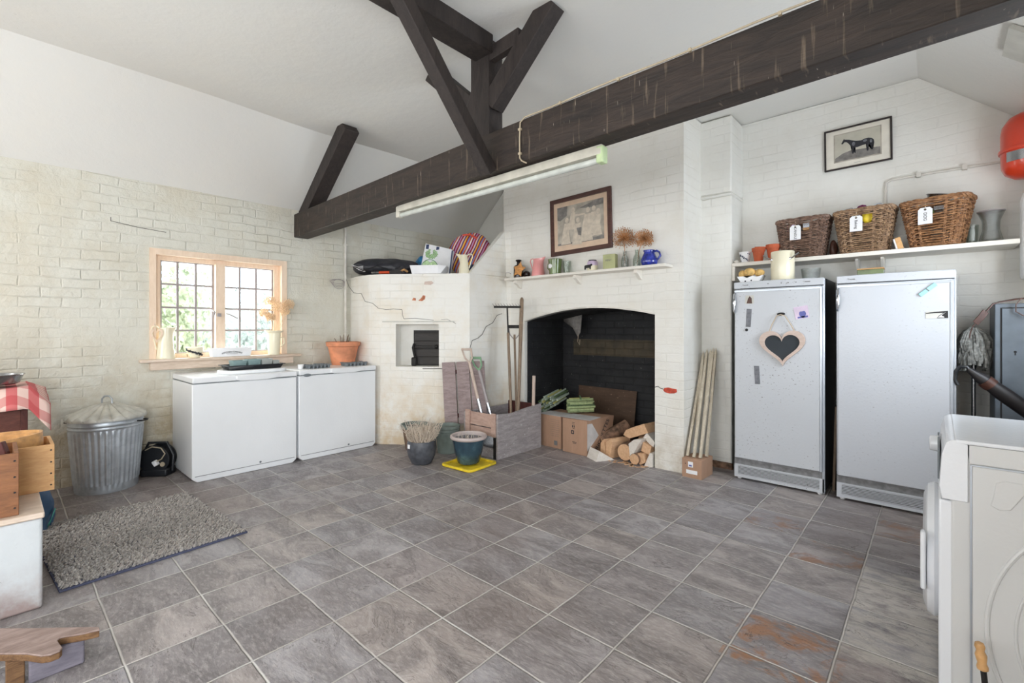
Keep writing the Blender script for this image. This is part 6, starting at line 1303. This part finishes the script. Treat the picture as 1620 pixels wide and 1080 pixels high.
G().lathe([(0, 0), (0.085, 0), (0.095, 0.008), (0.120, 0.09), (0.137, 0.18), (0.142, 0.21)], 48).build('pot', 'pot_blue', t)
G().lathe([(0.142, 0.208), (0.156, 0.214), (0.162, 0.226), (0.158, 0.240), (0.148, 0.244), (0.138, 0.236), (0.134, 0.215), (0.131, 0.17)], 48).build('rim', 'pot_rim', t)
G().lathe([(0.0, 0.185), (0.134, 0.185)], 32).build('soil', 'soil', t)
g = G()
for k in range(26): a = random.random() * 6.28; r = 0.1 * random.random(); g.tube([(r * math.cos(a), r * math.sin(a), 0.185), (r * math.cos(a) + random.uniform(-.03, .03), r * math.sin(a) + random.uniform(-.03, .03), random.uniform(0.20, 0.265))], 0.002, 4)
g.build('dead_stems', 'twig', t)['kind'] = 'stuff'
t = thing('yellow_tray', 'square bright yellow plastic tray under the blue glazed pot', 'tray', (-3.03, 2.79, 0), math.radians(4))
G().prism(rrect(-0.165, 0.165, -0.165, 0.165, 0.035), 0.008).build('tray_base', 'yellow', t, bevel=0.002); G().ring(rrect(-0.18, 0.18, -0.18, 0.18, 0.045), rrect(-0.155, 0.155, -0.155, 0.155, 0.035), 0.020, Matrix.Translation((0, 0, 0.003))).build('tray_rim', 'yellow', t, bevel=0.004)
t = thing('plastic_pots', 'stack of round green-grey plastic pots behind the blue glazed pot', 'plant pot', (-3.50, 2.935, 0))
G().lathe([(0, 0), (0.088, 0), (0.092, 0.006), (0.112, 0.20), (0.118, 0.205), (0.120, 0.232), (0.112, 0.232), (0.108, 0.2), (0.088, 0.012), (0, 0.012)], 48).build('outer_pot', 'pot_green', t)
G().lathe([(0.110, 0.234), (0.118, 0.236), (0.122, 0.262), (0.113, 0.262), (0.105, 0.20), (0.085, 0.05), (0, 0.045)], 48, (0.004, -0.003, 0)).build('inner_pot', 'pot_green', t)
t = thing('old_clay_pot', 'stained brown pot with grey rim half hidden behind the twigs', 'plant pot', (-3.83, 2.795, 0))
G().lathe([(0, 0), (0.085, 0), (0.088, 0.005), (0.118, 0.20), (0.122, 0.215)], 40).build('pot', 'pot_brown', t); G().lathe([(0.122, 0.215), (0.134, 0.216), (0.138, 0.250), (0.126, 0.250), (0.118, 0.21), (0.09, 0.06), (0, 0.05)], 40).build('rim', 'pot_green', t)
# ------------------------------------------------------------------ on the freezers
F1 = 0.812
t = thing('serving_tray', 'oval white tray under the black seed tray on the left freezer', 'tray', (-4.44, 1.52, F1)); G().prism([(0.135 * abs(math.cos(a)) ** .6 * math.copysign(1, math.cos(a)), 0.265 * abs(math.sin(a)) ** .6 * math.copysign(1, math.sin(a))) for a in [2 * PI * i / 48 for i in range(48)]], 0.030).build('tray', 'freezer', t, bevel=0.008, seg=3)
t = thing('seed_tray', 'black plastic seed tray holding small cell pots on the left freezer', 'seed tray', (-4.44, 1.52, F1 + 0.031)); g = G(); m = Matrix.Identity(4)
V = [(-0.09, -0.20, 0), (0.09, -0.20, 0), (0.09, 0.20, 0), (-0.09, 0.20, 0), (-0.100, -0.220, 0.036), (0.100, -0.220, 0.036), (0.100, 0.220, 0.036), (-0.100, 0.220, 0.036)]
g._add(V, [(3, 2, 1, 0), (0, 1, 5, 4), (1, 2, 6, 5), (2, 3, 7, 6), (3, 0, 4, 7)]); g.build('tray', 'plastic_black', t, solid=0.003)
G().ring(rrect(-0.115, 0.115, -0.237, 0.237, 0.012), rrect(-0.103, 0.103, -0.223, 0.223, 0.01), 0.005, Matrix.Translation((0, 0, 0.034))).build('tray_rim', 'plastic_black', t)
M['cell_teal'] = simple('dusty_teal_pot', (128, 152, 152), 0.6); M['cell_grey'] = simple('dusty_grey_pot', (164, 168, 164), 0.6)
cl = ['dusty teal square pot at the left of the black seed tray', 'second square pot from the left in the black seed tray', 'third square pot from the left in the black seed tray', 'small dark-mouthed pot at the right of the black seed tray']
for k, (y, w_, mt, hh_) in enumerate(((-0.125, 0.055, 'cell_teal', 0.074), (-0.01, 0.052, 'cell_teal', 0.080), (0.095, 0.046, 'cell_grey', 0.080), (0.177, 0.028, 'cell_grey', 0.062))):
    t = thing('cell_pot', cl[k], 'plant pot', (-4.415, 1.52 + y, F1 + 0.034), 0, 'small pots in the black seed tray')
    g = G(); a_ = w_ * 0.8; g._add([(-a_, -a_, 0), (a_, -a_, 0), (a_, a_, 0), (-a_, a_, 0), (-w_, -w_, hh_), (w_, -w_, hh_), (w_, w_, hh_), (-w_, w_, hh_)], [(3, 2, 1, 0), (0, 1, 5, 4), (1, 2, 6, 5), (2, 3, 7, 6), (3, 0, 4, 7)]); g.build('pot', mt, t, solid=0.003, bevel=0.002); G().box(-a_, a_, -a_, a_, hh_ * 0.7, hh_ * 0.75).build('compost', 'soil', t)
for lb, y, ly, rz in (('grey plug tray lying flat in the middle of the right freezer', 2.07, 0.115, 0.05), ('grey plug tray leaning by the foot of the terracotta pot', 2.46, 0.12, -0.06)):
    t = thing('plug_tray', lb, 'seed tray', (-4.40, y, 0.815), rz, 'grey plug trays on the right freezer')
    g = G(); g.box(-0.07, 0.07, -ly, ly, 0.026, 0.030)
    for i in range(4):
        for j in range(6): x = -0.052 + 0.035 * i; yy = -ly + (j + 0.5) * ly / 3; g.lathe([(0.0, 0.0), (0.010, 0), (0.014, 0.027)], 6, (x, yy, 0)); g.box(x - 0.012, x + 0.012, yy - 0.015, yy + 0.015, 0.030, 0.031 + 0.007 * random.random())
    g.build('tray', 'plastic_grey', t, smooth=False)
t = thing('white_cup', 'small white cup left of the plug tray on the right freezer', 'cup', (-4.40, 1.92, 0.815)); G().lathe([(0, 0), (0.022, 0), (0.028, 0.04), (0.025, 0.04), (0.018, 0.006), (0, 0.006)], 24).build('cup', 'paper', t)
t = thing('terracotta_planter', 'large bloomed terracotta pot with cut stems on the right freezer', 'flower pot', (-4.62, 2.46, 0.815))
G().lathe([(0, 0), (0.112, 0), (0.150, 0.185), (0.166, 0.195), (0.172, 0.235), (0.160, 0.237), (0.145, 0.19), (0.105, 0.012), (0, 0.012)], 48).build('pot', 'terracotta_pale', t); G().lathe([(0, 0.195), (0.147, 0.195)], 32).build('soil', 'soil', t)
for k in range(9): a = k * 0.8; r = 0.045 * ((k * 0.37) % 1) + 0.01; G().tube([(r * math.cos(a), r * math.sin(a), 0.19), (r * math.cos(a) * 1.8, r * math.sin(a) * 1.8, 0.27 + 0.05 * ((k * 0.61) % 1))], [0.005, 0.003], 6).build('stem', 'pot_brown', t)
# ------------------------------------------------------------------ on the window sill
SLZ = 0.937
jug('enamel_jug', 'tall cream enamel jug at the left end of the window sill', (-4.835, 0.975, SLZ), 'cream', 0.262, 0.066, 0.046, PI / 2, spout=0.03)
t = thing('heart_hanger', 'pale wooden heart ornament hung beside the cream jug on the sill', 'ornament', (-4.795, 0.905, 1.13)); G().ring(heart(0.045, 0.060), heart(0.030, 0.042), 0.006, frame((0, 0, 0), (0, 1, 0), (0, 0, 1))).build('heart', 'peach', t); G().tube([(0.003, 0.0, 0.045), (-0.01, -0.012, 0.10)], 0.002, 5).build('string', 'string', t)
t = thing('patterned_bowl', 'small bowl with black and white leaf pattern on the window sill', 'bowl', (-4.83, 1.185, SLZ)); G().lathe([(0, 0), (0.035, 0), (0.058, 0.045), (0.064, 0.092), (0.060, 0.094), (0.052, 0.05), (0.03, 0.01), (0, 0.01)], 32).build('bowl', 'cream', t)
g = G()
for k in range(22):
    a = -1.9 + 2.9 * ((k * 0.381) % 1); z = 0.02 + 0.06 * ((k * 0.618) % 1); r = 0.054 + 0.013 * z / 0.09; b = random.uniform(-0.9, 0.9); m = Matrix.Translation((r * math.cos(a), r * math.sin(a), z)) @ Matrix.Rotation(a + PI / 2, 4, 'Z') @ Matrix.Rotation(b, 4, 'Y'); g.ball((0, 0, 0), 0.017, 8, (1.1, 0.16, 0.34), 0, m)
g.build('leaf_pattern', 'ink', t)
t = thing('windowsill_planter', 'white oblong planter lettered KITCHEN GARDEN on the window sill', 'planter', (-4.815, 1.46, SLZ))
g = G(); g._add([(-0.04, -0.155, 0), (0.04, -0.155, 0), (0.04, 0.155, 0), (-0.04, 0.155, 0), (-0.048, -0.168, 0.078), (0.048, -0.168, 0.078), (0.048, 0.168, 0.078), (-0.048, 0.168, 0.078)], [(3, 2, 1, 0), (0, 1, 5, 4), (1, 2, 6, 5), (2, 3, 7, 6), (3, 0, 4, 7)]); g.build('planter', 'paper', t, bevel=0.004, solid=0.003)
pm = frame((0.0475, 0.0, 0.042), (0, 1, 0), (0.1, 0, 1)); text('lettering', 'KITCHEN GARDEN', 0.020, pm, 'ink', t, arc=0.24); G().box(-0.045, 0.045, -0.0015, 0.0015, 0, 0.0006, frame((0.0462, 0.0, 0.024), (0, 1, 0), (0.1, 0, 1))).build('printed_line', 'ink_grey', t)
t = thing('enamel_bucket_vase', 'tall cream enamel pot of bleached dried flowers at the right end of the sill', 'vase', (-4.80, 1.835, SLZ)); G().lathe([(0, 0), (0.050, 0), (0.062, 0.21), (0.082, 0.225), (0.085, 0.235), (0.075, 0.235), (0.055, 0.2), (0.045, 0.01), (0, 0.01)], 36).build('pot', 'cream', t); G().tube([(0.0, 0.055, 0.17), (0.0, 0.095, 0.16), (0, 0.10, 0.11), (0, 0.06, 0.07)], 0.005, 8).build('handle', 'cream', t)
g = G()
for c_, R in (((0.03, -0.10, 0.40), 0.045), ((0.0, 0.14, 0.49), 0.055), ((0.02, 0.03, 0.46), 0.06), ((-0.02, -0.03, 0.52), 0.05), ((0.04, 0.09, 0.42), 0.045), ((0.03, -0.04, 0.36), 0.04)):
    g.tube([(0, 0, 0.15), (c_[0] * 0.5, c_[1] * 0.5, 0.28), c_], 0.002, 4); burst(g, c_, R, 90, 0.0010, 0.0072)
g.build('dried_flowers', 'dried_pale', t, smooth=False)['kind'] = 'stuff'
# ------------------------------------------------------------------ heap on top of the oven
OT = OZ + 0.001
def blob(name, label, cat, loc, mt, sx, sy, sz, rz=0, amp=0.10, fr=3, n=48, rot=None, seed=0, part='cover'):
    t = thing(name, label, cat, loc, rz, rot=rot); g = G(); k = 24; V = []; F = []
    for i in range(n):
        a = 2 * PI * i / n
        for j in range(k):
            b = PI * j / (k - 1) - PI / 2; q = 1 + amp * math.sin(fr * a + seed + 2 * b) * math.cos(b) + amp * 0.5 * math.sin(2.3 * fr * a - 5 * b + seed); c_, s_ = math.cos(a), math.sin(a); e = 0.75
            V.append((sx * math.copysign(abs(c_) ** e, c_) * math.cos(b) * q, sy * math.copysign(abs(s_) ** e, s_) * math.cos(b) * q, sz + sz * math.sin(b) * (q if b > 0 else 1)))
    for i in range(n):
        j = (i + 1) % n
        for q in range(k - 1): F.append((i * k + q, j * k + q, j * k + q + 1, i * k + q + 1))
    g._add(V, F); g.build(part, mt, t, angle=1.2); return t
t = blob('nylon_bag', 'long black nylon bag slumped along the left of the oven top', 'bag', (-4.46, 2.87, OT), 'bag_black', 0.37, 0.15, 0.098, math.radians(45), 0.08, 3, seed=1)
G().tube([(-0.30, -0.12, 0.10), (-0.20, -0.165, 0.05), (-0.05, -0.17, 0.10), (0.10, -0.16, 0.05)], 0.006, 6).build('strap', 'dark', t); g = G()
for k in range(5): g.tube([(-0.34 + 0.02 * k, -0.105 - 0.008 * k, 0.12 - 0.014 * k), (-0.26 + 0.02 * k, -0.145, 0.09 - 0.012 * k), (-0.20, -0.165 + 0.001 * k, 0.095 - 0.014 * k)], 0.0025, 4)
g.build('white_print', 'paper', t)
t = thing('garden_shears', 'garden shears with orange grips lying at the front of the oven top', 'shears', (-4.215, 2.735, OT), math.radians(37)); G().tube([(-0.17, 0, 0.025), (-0.09, 0, 0.02)], 0.013, 8).build('handle', 'steel', t); G().tube([(-0.09, 0, 0.02), (0.02, 0, 0.02)], 0.013, 8).build('grip', 'orange', t); G().bar((0.02, 0, 0.02), (0.14, 0.02, 0.045), 0.03, 0.008).bar((0.02, 0.01, 0.02), (0.15, -0.01, 0.02), 0.03, 0.008).build('blade', 'black_iron', t)
t = thing('tool_pouch', 'dark pouch with tan trim beside the white tray on the oven top', 'pouch', (-4.165, 2.85, OT), math.radians(37)); G().ball((0.0, 0.02, 0.035), 0.07, 20, (1.1, 0.7, 0.75), 0.12).build('pouch', 'bag_black', t); G().tube([(0.02, -0.04, 0.03), (0.06, -0.045, 0.05), (0.09, -0.02, 0.03)], 0.012, 8).build('trim', 'turned', t)
t = thing('storage_tray', 'shallow white plastic tray at the front edge of the oven top', 'tray', (-3.895, 3.005, OT), math.radians(36)); g = G(); g._add([(-0.15, -0.06, 0), (0.15, -0.06, 0), (0.17, 0.10, 0), (-0.15, 0.12, 0), (-0.17, -0.07, 0.085), (0.13, -0.075, 0.085), (0.20, 0.0, 0.085), (0.19, 0.12, 0.085), (-0.17, 0.13, 0.085), (0.12, -0.06, 0)], [(0, 9, 1, 2, 3), (0, 9, 5, 4), (9, 1, 6, 5), (1, 2, 7, 6), (2, 3, 8, 7), (3, 0, 4, 8)]); g.build('tray', 'paper', t, solid=0.004, bevel=0.003)
t = thing('carrier_bag', 'white paper carrier bag printed with green leaves behind the white tray', 'bag', (-4.015, 3.195, OT), rot=(math.radians(-4), math.radians(6), math.radians(38)))
g = G(); g._add([(-0.16, -0.05, 0), (0.16, -0.05, 0), (0.16, 0.06, 0), (-0.16, 0.06, 0), (-0.14, -0.02, 0.345), (0.155, -0.03, 0.305), (0.17, 0.03, 0.295), (-0.12, 0.03, 0.345)], [(3, 2, 1, 0), (0, 1, 5, 4), (1, 2, 6, 5), (2, 3, 7, 6), (3, 0, 4, 7)]); g.build('bag', 'bag_paper', t, solid=0.002, smooth=False)
sl_ = lambda z: -0.05 + (0.03 * z / 0.345) - 0.003
for x, z in ((-0.115, 0.335), (0.0, 0.32)): G().box(x - 0.016, x + 0.016, sl_(z) - 0.003, sl_(z) + 0.004, z - 0.05, z).build('handle_tab', 'navy', t)
G().box(0.158, 0.168, -0.046, -0.030, 0.0, 0.29).build('side_band', 'navy', t)
g = G()
for k in range(90):
    a = k * 2.4; r = 0.055 * math.sqrt((k + 0.5) / 90); x, z = -0.06 + r * 1.2 * math.cos(a), 0.235 + r * math.sin(a)
    if abs(x + 0.06) < 0.015 and z > 0.23: continue
    g.ball((x, sl_(z) - 0.001, z), 0.008, 6, (1, 0.15, 0.6))
g.build('leaf_print', 'leaf', t)
g = G()
for s in (-1, 1): g.lathe([(0.014, 0), (0.040, 0), (0.040, 0.003), (0.014, 0.003)], 24, (0, 0, 0), XZ(-0.06 + s * 0.036, sl_(0.115), 0.115))
g.lathe([(0, 0), (0.012, 0), (0.012, 0.003), (0, 0.003)], 16, (0, 0, 0), XZ(-0.06, sl_(0.12), 0.10)); g.build('ring_print', 'leaf_pale', t)
g = G(); g.tube([(-0.06 + 0.088 * math.cos(a), sl_(0.09) - 0.002, 0.085 + 0.085 * math.sin(a)) for a in [PI * i / 20 for i in range(21)]], 0.004, 5); g.build('arch_print', 'grip_green', t)
t = blob('striped_bag', 'multicoloured striped cotton bag propped up at the back of the oven top', 'bag', (-3.99, 3.545, OT + 0.03), 'stripes', 0.25, 0.10, 0.262, 0, 0.05, 2, rot=(math.radians(-6), math.radians(24), math.radians(40)), seed=2)
g = G(); g.tube([(-0.16, -0.09, 0.42), (-0.08, -0.11, 0.455), (0.0, -0.09, 0.45)], 0.012, 8); g.build('gathered_top', 'red', t)
t = blob('blue_sack', 'blue plastic sack just visible behind the paper carrier bag', 'sack', (-4.36, 3.28, OT), 'blue_plastic', 0.08, 0.07, 0.13, 0, 0.08, 3, seed=3)
t = blob('dark_holdall', 'dark cloth bag low behind the cream jug on the oven top', 'bag', (-3.66, 3.44, OT), 'navy', 0.06, 0.10, 0.06, 0.2, 0.08, 3, seed=5)
jug('enamel_jug', 'cream enamel jug at the front right corner of the oven top', (-3.605, 3.245, OT), 'cream', 0.195, 0.056, 0.036, math.radians(-145), spout=0.055)
for o in list(bpy.data.objects):
    if o.type == 'MESH' and not o.data.materials: o.data.materials.append(M['paper'])
